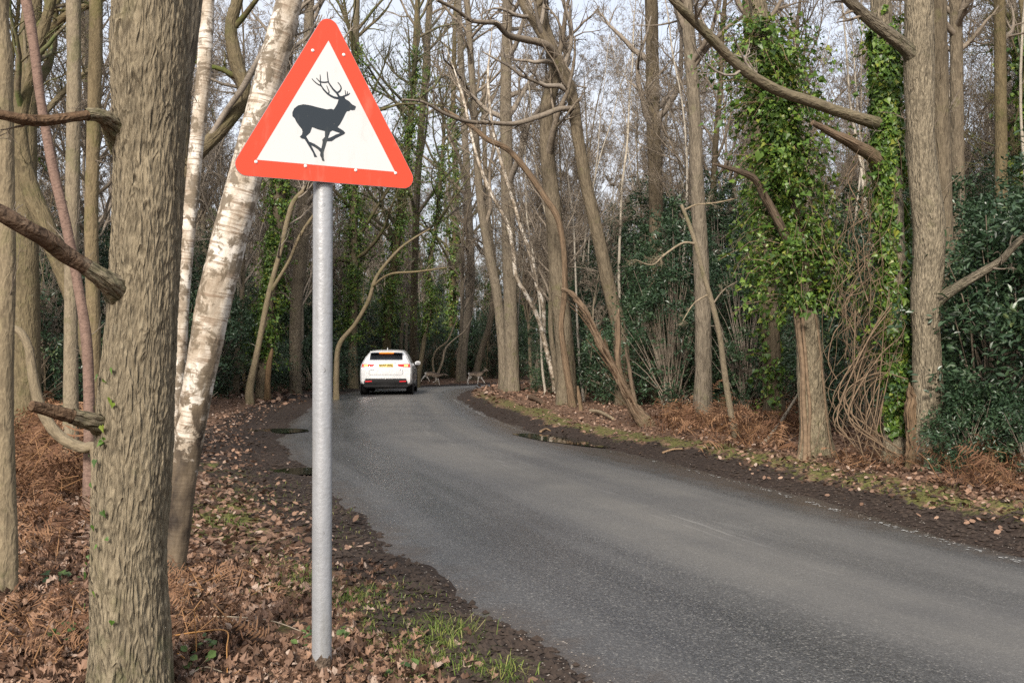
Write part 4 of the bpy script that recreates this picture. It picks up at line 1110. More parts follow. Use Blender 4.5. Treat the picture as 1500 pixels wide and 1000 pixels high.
for (x, y), d, s in zip(cand[::-1], dd[::-1], ss[::-1]):
    if ns >= 110: break
    px = 750 + FPX * x / y
    if d < 2.5 or y > 60 or (s > 0 and y < 22) or (s < 0 and y < (10 if px < 180 else 34)): continue
    place(SAP, x, y, rng.uniform(.6, 1.3), zone(x, y), .12); ns += 1
ne = 0
for (x, y), d, s in zip(cand[::-1], dd[::-1], ss[::-1]):
    if ne >= 150: break
    px = 750 + FPX * x / y
    if d < 2.0 or y > 75 or (s > 0 and y < 23) or (s < 0 and (y < 30 or px < 330)): continue
    if s < 0 and y < 64 and rng.random() < .6: continue
    if 600 < px < 732 and y < 70: continue
    if min(np.linalg.norm(np.array([x, y]) - p) for p in placed) < .7: continue
    placed.append(np.array([x, y]))
    place(SLEN, x, y, rng.uniform(.75, 1.25), zone(x, y), .10); ne += 1
# trees close along both road edges whose crowns meet over the lane
for k_ in range(18):
    i = int(rng.uniform(.60, .90) * NS); e_ = (LE, RE)[k_ % 3 == 2]; sg_ = -1 if e_ is LE else 1
    nrm_ = np.array([TG[i, 1], -TG[i, 0]]) * sg_
    q = e_[i] + nrm_ * rng.uniform(1.8, 3.4)
    if sg_ > 0 and q[1] < 40: continue
    if min(np.linalg.norm(q - p) for p in placed) < 1.0: continue
    placed.append(q)
    place(BG[k_ % 2], q[0], q[1], rng.uniform(.8, 1.0), zone(*q), .06)
print('bg trees', cnt, 'saplings', ns)
# ------------------------------------------------------------------ holly and evergreen undergrowth
def holly_variant(seed, H, W, nclump, per, size, lod=False):
    rng = np.random.default_rng(seed)
    root = thing('holly_bush', '', None)
    # stems from the foot to clump centres spread through an uneven ovoid
    c = rng.normal(size=(nclump * 3, 3)); c = unit(c) * rng.uniform(.25, 1, (nclump * 3, 1)) ** .45
    c[:, 2] = c[:, 2] * .5 + .52
    lump = 0.75 + 0.5 * vnoise(c[:, 0] * 2 + seed, c[:, 1] * 2, c[:, 2] * 3)
    c[:, :2] *= (W * lump * (1.1 - .55 * c[:, 2]))[:, None]; c[:, 2] = np.maximum(c[:, 2], .03) * H * (.8 + .3 * lump)
    c = c[:nclump]
    k = 6
    base = rng.normal(size=(nclump, 3)) * [.12, .12, 0]; base[:, 2] = -.1
    mid = c * np.array([.35, .35, .55]) + rng.normal(size=c.shape) * .1
    tt = np.linspace(0, 1, k)[None, :, None]
    stem = (1 - tt) ** 2 * base[:, None] + 2 * tt * (1 - tt) * mid[:, None] + tt ** 2 * c[:, None]
    n0 = nclump // 3
    mb = MB().tubes(stem[:n0], np.linspace(.02, .005, k)[None] * np.ones((n0, 1)), 4)
    part('stems', mb.mesh('stems', M_TWIG, True), root)
    # sprays: leaves along short twigs leaving each clump centre
    tw = 7
    d = unit(c - np.array([0, 0, H * .35]))[:, None] * .7 + rng.normal(size=(nclump, tw, 3)) * .6 + np.array([0, 0, .05])
    d = unit(d).reshape(-1, 3); b0 = np.repeat(c, tw, 0)
    L = rng.uniform(.18, .48, len(d)) * (W / 1.5) ** .5
    m = per
    q = rng.uniform(.1, 1, (len(d), m))
    pos = (b0[:, None] + d[:, None] * (q * L[:, None])[..., None] + np.array([0, 0, -.25]) * (q ** 2 * L[:, None])[..., None]).reshape(-1, 3)
    pos += rng.normal(size=pos.shape) * .035
    D = np.repeat(d, m, 0)
    nr = unit(rng.normal(size=pos.shape) * .55 + [0, 0, .7] + D * .25)
    tip = D * .8 + rng.normal(size=pos.shape) * .7
    tone = np.clip(np.repeat(rng.beta(2, 3, nclump), tw * m) * .7 + rng.random(len(pos)) * .38, 0, 1)
    V, F, a = leaves(rng, pos, nr, tip, rng.uniform(.6, 1.25, len(pos)) * size, HOL2_T if lod else HOL_T, HOL2_F if lod else HOL_F, tone)
    o = part('foliage', MB().add(V, F, None, 0, a).mesh('foliage', M_HOLLY, False, attr='rnd'), root)
    o['kind'] = 'stuff'
    return root

HN = [holly_variant(301, 2.6, 1.5, 150, 8, .08), holly_variant(302, 1.5, 1.3, 110, 8, .075)]                    # near, leaf by leaf
HF = [holly_variant(303, 4.6, 2.0, 260, 8, .105, True), holly_variant(304, 3.2, 2.0, 230, 8, .105, True), holly_variant(305, 6.2, 1.7, 290, 8, .105, True), holly_variant(306, 2.2, 2.2, 200, 8, .10, True)]
HSEEN = {}
rng = np.random.default_rng(91)
def holly(proto, x, y, sc, label, group=None, zs=1.0):
    if proto.name not in HSEEN: o = proto; HSEEN[proto.name] = 1
    else: o = copy_tree(proto)
    o.location = (x, y, gz(x, y) - .03); o.rotation_euler = (0, 0, rng.uniform(0, 6.28)); o.scale = (sc, sc, sc * zs)
    tag(o, label, 'bush', group)
    return o
# the near mass at the right edge, and bushes between the right-hand trunks
for px, Y, pr, sc, lab in [
    (1462, 11.6, HN[0], 1.05, 'glossy holly bush at the right edge beside the clean oak'),
    (1530, 11.2, HN[0], 1.25, 'large glossy holly bush filling the far right edge'),
    (1420, 10.9, HN[1], .62, 'low holly bush on the verge beside the mossy stump'),
    (1500, 10.4, HN[1], .6, 'low evergreen bush on the verge at the right edge'),
    (1455, 13.2, HN[0], 1.15, 'tall dark holly bush behind the clean straight oak'),
    (1390, 15.0, HF[0], .75, 'tall dark holly bush behind the stump and twin oak trunks'),
    (1520, 14.5, HF[0], .8, 'high dark holly behind the glossy bush at the right edge'),
    (1262, 16.8, HN[0], 1.15, 'holly bush in shade between the two ivy covered trunks'),
    (1232, 19.5, HF[1], .8, 'wide dark holly bush behind the bushy ivy oak'),
    (1092, 21.0, HF[0], .72, 'dark holly bush between the slim stem and the shaded trunk'),
    (1150, 22.5, HF[0], .95, 'tall holly bush behind the shaded ivy trunk'),
    (985, 22.5, HF[0], .92, 'tall blue green holly bush left of the straight mossy footed trunk'),
    (940, 27.5, HF[0], .95, 'tall blue green holly behind the shaggy rotten trunk'),
    (915, 26.0, HF[3], .9, 'low dense holly at the foot of the rotten trunk'),
    (885, 30.0, HF[1], .95, 'dense holly beside the thick double trunk'),
    (1050, 24.0, HF[2], .85, 'very tall holly behind the straight mossy footed trunk'),
    (835, 33.0, HF[3], .7, 'low holly behind the pair of white birches'),
    (855, 33.0, HF[0], .85, 'holly bush behind the thick double trunk')]:
    x = at(px, 500, Y)[0]
    holly(pr, x, Y, sc, lab)
HLOOK = ['tall rounded dark holly bush', 'wide dark holly bush', 'very tall narrow holly', 'low spreading holly bush']
for px, Y, k, sc in [(960, 29, 2, 1.0), (1000, 33, 2, 1.1), (1090, 28, 2, .95), (1190, 27, 2, .9), (1290, 23, 0, 1.0), (1340, 26, 2, .9), (1440, 22, 2, .85), (1500, 26, 2, 1.0), (910, 34, 2, 1.0), (870, 40, 0, 1.1), (820, 45, 2, .9),
                     (815, 44, 0, .85), (1130, 35, 2, 1.2), (1250, 33, 2, 1.1), (1400, 32, 2, 1.1), (1460, 38, 2, 1.2), (1040, 40, 2, 1.2), (830, 52, 1, 1.2), (812, 37, 0, .6), (1320, 38, 2, 1.1), (720, 72, 0, 1.0), (760, 70, 1, 1.0)]:
    holly(HF[k], at(px, 500, Y)[0], Y, sc, HLOOK[k] + ' deep in the wood right of the road', 'hollies in the right wood')
for px, Y, k, sc in [(345, 40, 1, 1.0), (322, 34, 3, 1.0), (300, 30, 1, 1.0), (360, 47, 0, 1.0), (400, 44, 1, 1.1), (430, 50, 0, 1.05), (465, 48, 1, 1.2), (500, 54, 0, 1.1), (535, 57, 1, 1.25), (560, 60, 0, 1.1), (590, 62, 0, 1.1), (420, 60, 2, 1.1),
                     (340, 55, 2, 1.1), (480, 66, 2, 1.2), (380, 36, 3, .9), (290, 42, 2, 1.0), (460, 40, 3, 1.0), (40, 24, 1, 1.0), (80, 20, 1, .9), (10, 18, 1, .8), (130, 26, 0, .9), (30, 32, 2, 1.0), (100, 36, 2, 1.1), (170, 30, 0, 1.0), (-30, 22, 0, 1.0), (60, 28, 0, .8),
                     (240, 26, 1, 1.0), (260, 38, 0, 1.1), (215, 24, 3, 1.0), (510, 46, 3, 1.0), (545, 70, 2, 1.2)]:
    holly(HF[k], at(px, 500, Y)[0], Y, sc, HLOOK[k] + ' in the wood left of the road', 'hollies in the left wood')
for px, Y, k, sc in [(618, 66, 0, 1.0), (640, 70, 1, 1.2), (660, 74, 0, 1.2), (690, 78, 1, 1.3), (715, 76, 0, 1.1), (742, 82, 2, 1.1), (600, 76, 2, 1.3), (580, 70, 1, 1.2), (640, 84, 2, 1.3), (700, 92, 2, 1.4), (760, 90, 2, 1.4), (560, 84, 2, 1.4), (520, 80, 2, 1.3), (800, 85, 2, 1.4), (840, 78, 2, 1.3), (460, 84, 2, 1.4), (400, 80, 2, 1.4)]:
    holly(HF[k], at(px, 500, Y)[0], Y, sc, HLOOK[k] + ' beyond the bend behind the deer', 'hollies beyond the bend')

# distant wood: one mass of trunks and twigs where single trees can no longer be told apart
rng = np.random.default_rng(17)
mb = MB()
n = 260
an = rng.uniform(-.75, .75, n); rr = rng.uniform(118, 185, n)
X, Yy = np.sin(an) * rr, np.cos(an) * rr
Z = terrain(X, Yy)
Hh = rng.uniform(9, 17, n); k = 6
tt = np.linspace(0, 1, k)
Pt = np.stack([X[:, None] + rng.normal(size=(n, 1)) * 1.2 * tt, Yy[:, None] + 0 * tt, Z[:, None] - .5 + (Hh[:, None] + .5) * tt], -1)
Rt = rng.uniform(.07, .24, n)[:, None] * np.linspace(1, .25, k)
mb.tubes(Pt, Rt, 4)
A, RA = grow(rng, Pt, Rt, 12, .1, 1, .3, .4, .7, 4, .15, .10, .3)
mb.tubes(A, np.maximum(RA, .02), 3)
B, RB = grow(rng, A, RA, 3, .2, 1, .6, .6, .6, 3, .15, .05, .4)
mb.tubes(B, np.maximum(RB, .012), 3)
o = part('far_wood', mb.mesh('far_wood', M_TWIG, True))
tag(o, 'hazy mass of bare trees far back in the wood', 'woodland', None, 'stuff')

# ------------------------------------------------------------------ leaf litter
def scatter(rng, n, y0, y1, pw, side=None, dmin=.8, soft=.22):
    u = rng.random(n); y = (y0 ** (1 - pw) + u * (y1 ** (1 - pw) - y0 ** (1 - pw))) ** (1 / (1 - pw))
    x = rng.uniform(-1, 1, n) * (.56 * y + .8)
    z, d, s, e = terrain(x, y, True)
    ok = (e > np.where(s < 0, dmin * .85, dmin * .78) + rng.normal(size=n) * soft) & (d > -.02)
    if side is not None: ok &= (s == side)
    return x[ok], y[ok], z[ok], s[ok], e[ok]
rng = np.random.default_rng(21)
def litter(n, y0, y1, pw, T, F, smin, smax, lift):
    x, y, z, s, e = scatter(rng, n, y0, y1, pw)
    keep = rng.random(len(x)) < np.where(fbm(x * .9, y * .9, 3, 2) > -.28, 1, .45)
    x, y, z = x[keep], y[keep], z[keep]
    m = len(x)
    pos = np.stack([x, y, z + np.abs(rng.normal(0, lift, m)) + .008], 1)
    nr = unit(np.stack([rng.normal(size=m) * .6, rng.normal(size=m) * .6, np.ones(m)], 1))
    tip = rng.normal(size=(m, 3)) * [1, 1, .2]
    return leaves(rng, pos, nr, tip, rng.uniform(smin, smax, m), T, F)
mb = MB()
for args in [(6000, 3.0, 7.0, .9, OAKS[0], OAK_F, .032, .085, .016), (6000, 3.0, 7.0, .9, OAKS[1], OAK_F, .032, .085, .016), (6000, 3.0, 7.0, .9, OAKS[2], OAK_F, .032, .085, .016), (6000, 3.0, 7.0, .9, OAKS[3], OAK_F, .032, .085, .016), (58000, 7.0, 30.0, 1.1, OAK2_T, OAK2_F, .038, .08, .014), (16000, 28.0, 64.0, 1.02, OAK2_T, OAK2_F, .10, .2, .02)]:
    V, F, a = litter(*args); mb.add(V, F, None, 0, a)
# stray leaves on the muddy margins
x, y, z, s, e = scatter(rng, 5000, 3.2, 30, 1.2, None, .12, .12)
k = (rng.random(len(x)) < .28); x, y, z = x[k], y[k], z[k]
V, F, a = leaves(rng, np.stack([x, y, z + .01], 1), unit(np.stack([rng.normal(size=len(x)) * .3, rng.normal(size=len(x)) * .3, np.ones(len(x))], 1)), rng.normal(size=(len(x), 3)) * [1, 1, .1], rng.uniform(.03, .065, len(x)), OAK2_T, OAK2_F, rng.random(len(x)) * .75)
mb.add(V, F, None, 0, a)
o = part('leaf_litter', mb.mesh('leaf_litter', M_LITTER, False, attr='rnd'))
tag(o, 'brown fallen oak leaves covering the woodland floor', 'leaves', None, 'stuff')

# stones, clods and bark chips in the churned mud
rng = np.random.default_rng(23)
M_CLOD = plain('mud_clod', (0.05, 0.036, 0.028), 0.85, 0.25, nscale=60, namt=.6)
M_GRIT = plain('grit', (0.26, 0.23, 0.20), 0.8, 0.3, nscale=30, namt=.5)
OCT = np.array([(1, 0, 0), (0, 1, 0), (-1, 0, 0), (0, -1, 0), (0, 0, .8), (0, 0, -.6)], float)
OCF = np.array([(0, 1, 4), (1, 2, 4), (2, 3, 4), (3, 0, 4), (1, 0, 5), (2, 1, 5), (3, 2, 5), (0, 3, 5)])
mb = MB()
for n, sm, sx, mi, dm, sp in [(60000, .008, .036, 0, .38, .28), (26000, .002, .0075, 1, .05, .22)]:
    u = rng.random(n); y = (3.4 ** -.3 + u * (28 ** -.3 - 3.4 ** -.3)) ** (1 / -.3)
    x = rng.uniform(-1, 1, n) * (.56 * y + .8)
    z, d, s, e = terrain(x, y, True)
    ok = np.abs(e - dm) < np.abs(rng.normal(size=n)) * sp + .12
    ok &= (d > (-.05 if mi == 0 else -.3))
    x, y, z = x[ok], y[ok], z[ok]; m = len(x)
    z = np.maximum(z, np.where(d[ok] < 0, -.008, -1)) 
    T = OCT[None] * rng.uniform(.6, 1.25, (m, 6, 1)) * rng.uniform(sm, sx, (m, 1, 1)) * np.array([1.25, 1, .75])
    an = rng.uniform(0, 6.28, m); c, s_ = np.cos(an)[:, None], np.sin(an)[:, None]
    T = np.stack([T[..., 0] * c - T[..., 1] * s_, T[..., 0] * s_ + T[..., 1] * c, T[..., 2]], -1) + np.stack([x, y, z + .003], 1)[:, None]
    mb.add(T.reshape(-1, 3), (OCF[None] + (np.arange(m) * 6)[:, None, None]).reshape(-1, 3), None, mi)
o = part('mud_clods', mb.mesh('mud_clods', [M_CLOD, M_GRIT], False))
tag(o, 'dark clods of mud and pale grit along the road edges', 'mud', None, 'stuff')

# ------------------------------------------------------------------ dead bracken
def frond(rng, L, npair=11):
    """one frond along +y, arching; returns vertices and triangles"""
    V, F = [], []
    t = np.linspace(0, 1, npair + 1)
    cz = rng.uniform(-.5, .9)
    for i in range(1, npair + 1):
        y = L * (.18 + .82 * t[i]); z = L * (.28 * math.sin(t[i] * 2.6)); w = L * .34 * (1 - t[i]) ** .7 + L * .03
        for s in (-1, 1):
            k = len(V); wj = w * rng.uniform(.25, 1.1); dz = -wj * rng.uniform(-.3, 1.1)
            hw = L * rng.uniform(.008, .02)
            mid = (s * wj * .55, y + wj * .18, z + dz * .3)
            V += [(0, y - hw, z), (0, y + hw, z), (mid[0], mid[1] + hw * 1.25, mid[2]), (mid[0], mid[1] - hw * 1.25, mid[2]), (s * wj, y + wj * .32, z + dz)]
            F += [(k, k + 1, k + 2), (k, k + 2, k + 3), (k + 3, k + 2, k + 4)]
    k = len(V)
    for a, b in ((0, .18), (.18, .6), (.6, 1)):
        ya, yb = L * a, L * b
        za, zb = (L * .28 * math.sin(max(0, (q - .18) / .82) * 2.6) for q in (a, b))
        j = len(V); h = L * .008
        V += [(-h, ya, za), (h, ya, za), (h * .6, yb, zb), (-h * .6, yb, zb)]
        F += [(j, j + 1, j + 2), (j, j + 2, j + 3)]
    return np.array(V, float), np.array(F)
rng = np.random.default_rng(29)
FR = [frond(rng, 1.0) for _ in range(5)]
def bracken(regions, name, label):
    mb = MB()
    for (x0, x1, y0, y1, n, L0, L1, lift) in regions:      # picture box on the ground, count, length, heap height
        a = [ground(x0, y0), ground(x1, y0), ground(x0, y1), ground(x1, y1)]
        for i in range(n):
            u, v = rng.random(2)
            p = (a[0] * (1 - u) + a[1] * u) * (1 - v) + (a[2] * (1 - u) + a[3] * u) * v
            d_, s_ = road_dist(p[:1], p[1:2])
            if d_[0] < .9: continue
            p[2] = gz(p[0], p[1]) + abs(rng.normal(0, lift))
            V, F = FR[rng.integers(5)]
            L = rng.uniform(L0, L1); az = rng.uniform(0, 6.28); el = rng.normal(.05, .32); ro = rng.normal(0, .6)
            V = V * L
            V = np.stack([V[:, 0] * math.cos(ro) - V[:, 2] * math.sin(ro), V[:, 1], V[:, 0] * math.sin(ro) + V[:, 2] * math.cos(ro)], 1)
            V = np.stack([V[:, 0], V[:, 1] * math.cos(el) - V[:, 2] * math.sin(el), V[:, 1] * math.sin(el) + V[:, 2] * math.cos(el)], 1)
            V = np.stack([V[:, 0] * math.cos(az) - V[:, 1] * math.sin(az), V[:, 0] * math.sin(az) + V[:, 1] * math.cos(az), V[:, 2]], 1) + p
            mb.add(V, F, None, 0, rng.random())
            if rng.random() < .5:      # a bare stalk
                q0 = p.copy(); dr = np.array([math.cos(az + 1), math.sin(az + 1), abs(rng.normal(.5, .5))]); dr /= np.linalg.norm(dr)
                q1 = q0 + dr * L * .6; q2 = q1 + np.array([dr[1], -dr[0], rng.normal(-.2, .3)]) * L * .4
                mb.tubes(np.array([q0 - [0, 0, .03], q1, q1 + (q2 - q1) * .1, q2]), np.array([.0028, .0022, .002, .0012]) * (1 + L), 4, 1)
    o = part(name, mb.mesh(name, [M_FERN, M_STALKD], False, attr='rnd'))
    tag(o, label, 'bracken', None, 'stuff')
bracken([(18, 135, 640, 740, 460, .35, .75, .14), (-30, 120, 740, 860, 90, .2, .42, .04)], 'bracken_bank', 'heaped red brown dead bracken behind the slim trunks on the left')
bracken([(-20, 125, 880, 1010, 90, .12, .27, .03), (235, 300, 850, 960, 50, .14, .28, .07), (250, 420, 840, 1000, 26, .14, .3, .02)], 'bracken_litter', 'broken bracken fronds lying around the foot of the thick oak')
bracken([(1030, 1180, 612, 668, 200, .35, .7, .10), (960, 1040, 610, 640, 90, .35, .7, .08), (1380, 1510, 686, 740, 120, .25, .5, .12), (1210, 1400, 668, 700, 70, .2, .4, .04)], 'bracken_verge', 'rusty dead bracken along the right verge between the trunks')

# orange broken bracken stalks by the sign post, each a thing of its own
def stick(name, label, cat, pts, rad, mat, group=None):
    q = np.array([ground(x, y) + np.array([0, 0, h]) for x, y, h in pts])
    b0 = q[0].copy()
    c = catmull(q, len(q) * 6)
    rr = np.linspace(rad, rad * .55, len(c))
    V, Q, bk = skin(c, rr, 8, 1, 0, flare=0, lump=.12)
    mb = MB().add(V, None, Q)
    for ring, tipp in ((V[:8], c[0]), (V[-8:], c[-1])):
        mb.add(np.vstack([ring, [tipp]]), [(i, (i + 1) % 8, 8) for i in range(8)])
    bk = np.vstack([bk, bk[:8], bk[:1], bk[-8:], bk[-1:]])
    o = part(name, mb.mesh(name, mat, True, b0, vec={'bk': bk})); o.location = b0
    return tag(o, label, cat, group)
stick('bracken_stalk', 'orange bracken stalk bent at a sharp angle between oak and sign post', 'stalk', [(246, 950, .06), (290, 948, .075), (331, 955, .10), (332, 970, .06), (333, 985, -.01)], .0042, M_STALK)
stick('bracken_stalk', 'thin upright reddish bracken stalk beside the oak', 'stalk', [(288, 972, -.02), (287, 972, .12), (285, 972, .24), (296, 972, .27)], .0028, M_STALK)
stick('bracken_stalk', 'short thick orange stalk lying beside the oak foot', 'stalk', [(250, 955, .02), (270, 968, .015), (292, 980, .012)], .005, M_STALK)
stick('fallen_twig', 'long thin grey twig lying on leaves in front of the sign post', 'twig', [(272, 914, .04), (340, 917, .05), (400, 924, .05), (458, 940, .03)], .0045, M_TWIGP)
stick('fallen_twig', 'pale curved twig lying below the orange stalks', 'twig', [(278, 994, .02), (300, 990, .04), (325, 990, .02)], .004, M_TWIGP)
stick('fallen_stick', 'pale rotten stick on the muddy right verge', 'stick', [(970, 664, .01), (985, 661, .03), (1000, 659, .02)], .02, M_SPLINT)
stick('fallen_stick', 'pale chip of wood beside the long puddle', 'stick', [(792, 633, .02), (800, 631, .04), (806, 632, .02)], .025, M_SPLINT)
stick('fallen_branch', 'pale bare branch leaning on the ground left of the bushy ivy oak', 'branch', [(1118, 650, .0), (1140, 640, .18), (1158, 632, .42), (1172, 628, .66)], .035, M_TWIGP)
stick('fallen_log', 'rotten dark log lying in bracken behind the oak', 'log', [(72, 712, .06), (90, 708, .09), (112, 706, .08)], .06, M_DARKB)
stick('fallen_branch', 'dark crooked branch resting on the rotten log', 'branch', [(20, 694, .10), (48, 700, .14), (62, 712, .10), (80, 712, .08)], .016, M_DARKB)
stick('fallen_log', 'weathered log lying among leaves by the thick double trunk', 'log', [(778, 585, .06), (786, 589, .08), (796, 594, .05)], .09, M_DARKB)
stick('fallen_branch', 'pale branch on the leaves left of the shaggy rotten trunk', 'branch', [(866, 605, .05), (880, 611, .1), (898, 616, .04)], .05, M_TWIGP)

# ------------------------------------------------------------------ grass and small green plants
def blades(rng, x, y, z, h0, h1, spread, sun_=.0):
    n = len(x)
    az = rng.uniform(0, 6.28, n); h = rng.uniform(h0, h1, n); ln = rng.uniform(.2, 1.0, n) * spread
    d = np.stack([np.cos(az), np.sin(az), 0 * az], 1); sd_ = np.stack([-np.sin(az), np.cos(az), 0 * az], 1)
    w = rng.uniform(.0012, .003, n)[:, None]
    b0 = np.stack([x, y, z - .005], 1)
    m1 = b0 + d * (h * ln * .35)[:, None] + np.array([0, 0, 1]) * (h * .62)[:, None]
    tp = b0 + d * (h * ln)[:, None] + np.array([0, 0, 1]) * (h * (1 - .35 * ln))[:, None]
    V = np.stack([b0 - sd_ * w, b0 + sd_ * w, m1 + sd_ * w * .8, m1 - sd_ * w * .8, tp], 1)
    F = np.array([(0, 1, 2), (0, 2, 3), (3, 2, 4)])
    return V.reshape(-1, 3), (F[None] + (np.arange(n) * 5)[:, None, None]).reshape(-1, 3), np.repeat(rng.random(n), 5)
rng = np.random.default_rng(37)
mb = MB()
tufts = [(640, 938, .13, 120, .10), (668, 928, .09, 90, .11), (600, 925, .18, 120, .06), (560, 900, .22, 180, .05), (520, 880, .18, 150, .06), (620, 955, .12, 90, .06), (690, 985, .14, 100, .08), (742, 992, .08, 110, .09),
         (600, 985, .16, 160, .06), (440, 855, .16, 160, .09), (430, 830, .18, 120, .06), (505, 880, .12, 130, .08), (540, 950, .12, 120, .06), (340, 775, .12, 70, .14), (400, 745, .5, 260, .05), (375, 720, .5, 220, .05), (440, 790, .4, 220, .05), (575, 870, .2, 200, .05), (655, 960, .1, 120, .06)]
for px, py, sp, n, h in tufts:
    g = ground(px, py)
    x = g[0] + rng.normal(size=n) * sp * .8; y = g[1] + rng.normal(size=n) * sp * 1.0
    V, F, a = blades(rng, x, y, terrain(x, y), h * .4, h * 1.2, 2.2); mb.add(V, F, None, 0, a)
# the thin grass strip along both verges
n = 60000
u = rng.random(n); y = (4.5 ** -.6 + u * (34 ** -.6 - 4.5 ** -.6)) ** (1 / -.6); x = rng.uniform(-1, 1, n) * (.56 * y + .8)
z, d, s, e = terrain(x, y, True)
ok = (s > 0) & (np.abs(e - .78 + .2 * fbm(x * .8, y * .8, 7, 3)) < .10 + .26 * rng.random(n)) & (vnoise(x * 1.1, y * 1.1, 6) + .6 * vnoise(x * 3, y * 3, 2) > -.25)
ok |= (s < 0) & (e > .6) & (e < 1.9) & (y < 14) & (vnoise(x * 1.6, y * 1.6, 16) > .25) & (rng.random(n) < .5)
V, F, a = blades(rng, x[ok], y[ok], z[ok], .015, .07, 2.0); mb.add(V, F, None, 0, a)
o = part('verge_grass', mb.mesh('verge_grass', M_GRASS, False, attr='rnd'))
tag(o, 'sparse green grass tufts along the road verges', 'grass', None, 'stuff')

# bramble and ivy sprigs on the forest floor at the left
SPR = [(283, 990, .07, 'green bramble sprig at the foot of the oak'), (305, 962, .05, 'small round leaved sprig by the orange stalk'), (455, 948, .05, 'green leaf sprig touching the left of the sign post'), (500, 942, .06, 'dark leaf sprig just right of the sign post'),
       (92, 858, .08, 'dark ivy sprig left of the oak trunk'), (75, 940, .06, 'small green sprig on leaves at the lower left'), (590, 996, .06, 'grey green leaf sprig on the verge right of the post'), (100, 950, .05, 'single green leaf sprig close to the oak')]
for px, py, sz, lab in SPR:
    g = ground(px, py)
    n = rng.integers(6, 13)
    pos = g + np.stack([rng.normal(size=n) * sz * .8, rng.normal(size=n) * sz * .8, rng.uniform(.02, .09, n)], 1)
    V, F, a = leaves(rng, pos, unit(rng.normal(size=(n, 3)) * .4 + [0, -.3, 1]), rng.normal(size=(n, 3)) * [1, 1, .3], rng.uniform(.7, 1.2, n) * sz * .75, HOL_T * [1.9, 1, 1], HOL_F)
    mb = MB().add(V, F, None, 0, a)
    foot = np.broadcast_to(g - [0, 0, .02], (n, 3))
    mb.tubes(np.stack([foot, (foot + pos) / 2 + [0, 0, .015], pos], 1), np.full((n, 3), .0014), 3, 1)
    o = part('leaf_sprig', mb.mesh('leaf_sprig', [M_BRAM, M_VINE], False, g, attr='rnd')); o.location = g
    tag(o, lab, 'plant')
# a few ivy leaves creeping up the oak
P, R, base, root, Yh = TRUNKS['oak']
n = 26
hz = np.concatenate([rng.uniform(.35, 1.35, n)])
k = np.array([np.argmin(np.abs(P[:, 2] - (base[2] + h))) for h in hz])
an = np.arctan2(-1, -.75) + rng.normal(size=n) * .28
dv = np.stack([np.cos(an), np.sin(an), 0 * an], 1)
V, F, a = leaves(rng, P[k] + dv * (R[k] + .02)[:, None], unit(dv + rng.normal(size=dv.shape) * .3), np.array([[0, 0, -1.0]]) + rng.normal(size=dv.shape) * .6, rng.uniform(.018, .034, n), IVY_T, IVY_F)
tag(part('ivy', MB().add(V, F, None, 0, a).mesh('ivy', M_IVY, False, base, attr='rnd'), root), 'small green ivy leaves')
# ------------------------------------------------------------------ the deer warning sign
def prism(poly, y0, y1):
    """flat outline (x, z) given thickness from y0 (front) to y1 (back)"""
    p = np.array(poly, float); n = len(p)
    tri = tessellate_polygon([[Vector((a, b, 0)) for a, b in p]])
    F = np.column_stack([p[:, 0], np.full(n, y0), p[:, 1]]); B = np.column_stack([p[:, 0], np.full(n, y1), p[:, 1]])
    T = np.array(tri)
    a = p[T]; ar = (a[:, 1, 0] - a[:, 0, 0]) * (a[:, 2, 1] - a[:, 0, 1]) - (a[:, 2, 0] - a[:, 0, 0]) * (a[:, 1, 1] - a[:, 0, 1])
    T[ar < 0] = T[ar < 0][:, ::-1]
    area = np.sum(p[:, 0] * np.roll(p[:, 1], -1) - np.roll(p[:, 0], -1) * p[:, 1])
    i = np.arange(n); j = (i + 1) % n
    Q = np.stack([i, i + n, j + n, j], 1) if area > 0 else np.stack([j, j + n, i + n, i], 1)
    return np.vstack([F, B]), np.vstack([T, T[:, ::-1] + n]), Q
def round_tri(side, rad, n=10):
    h = side * math.sqrt(3) / 2
    C = [(0, 2 * h / 3), (-side / 2, -h / 3), (side / 2, -h / 3)]
    out = []
    for k, (cx, cz) in enumerate(C):
        l = math.hypot(cx, cz); ux, uz = cx / l, cz / l
        ox, oz = cx - ux * 2 * rad, cz - uz * 2 * rad
        a0 = math.atan2(uz, ux)
        for q in np.linspace(-math.pi / 3, math.pi / 3, n):
            out.append((ox + rad * math.cos(a0 + q), oz + rad * math.sin(a0 + q)))
    return out
def lathe(prof, n=32, axis='z'):
    p = np.array(prof, float); an = np.linspace(0, 2 * np.pi, n, endpoint=False)
    V = np.stack([p[:, None, 0] * np.cos(an), p[:, None, 0] * np.sin(an), np.broadcast_to(p[:, None, 1], (len(p), n))], -1)
    idx = np.arange(len(p) * n).reshape(len(p), n)
    Q = np.stack([idx[:-1], np.roll(idx[:-1], -1, 1), np.roll(idx[1:], -1, 1), idx[1:]], -1).reshape(-1, 4)
    V = V.reshape(-1, 3)
    if axis == 'y': V = V[:, [0, 2, 1]] * [1, 1, -1]
    if axis == 'x': V = V[:, [2, 1, 0]] * [1, 1, -1]
    return V, Q
def box(c, s):
    c, s = np.array(c, float), np.array(s, float) / 2
    V = np.array([[x, y, z] for x in (-1, 1) for y in (-1, 1) for z in (-1, 1)]) * s + c
    return V, None, [(0, 1, 3, 2), (4, 6, 7, 5), (0, 4, 5, 1), (2, 3, 7, 6), (0, 2, 6, 4), (1, 5, 7, 3)]

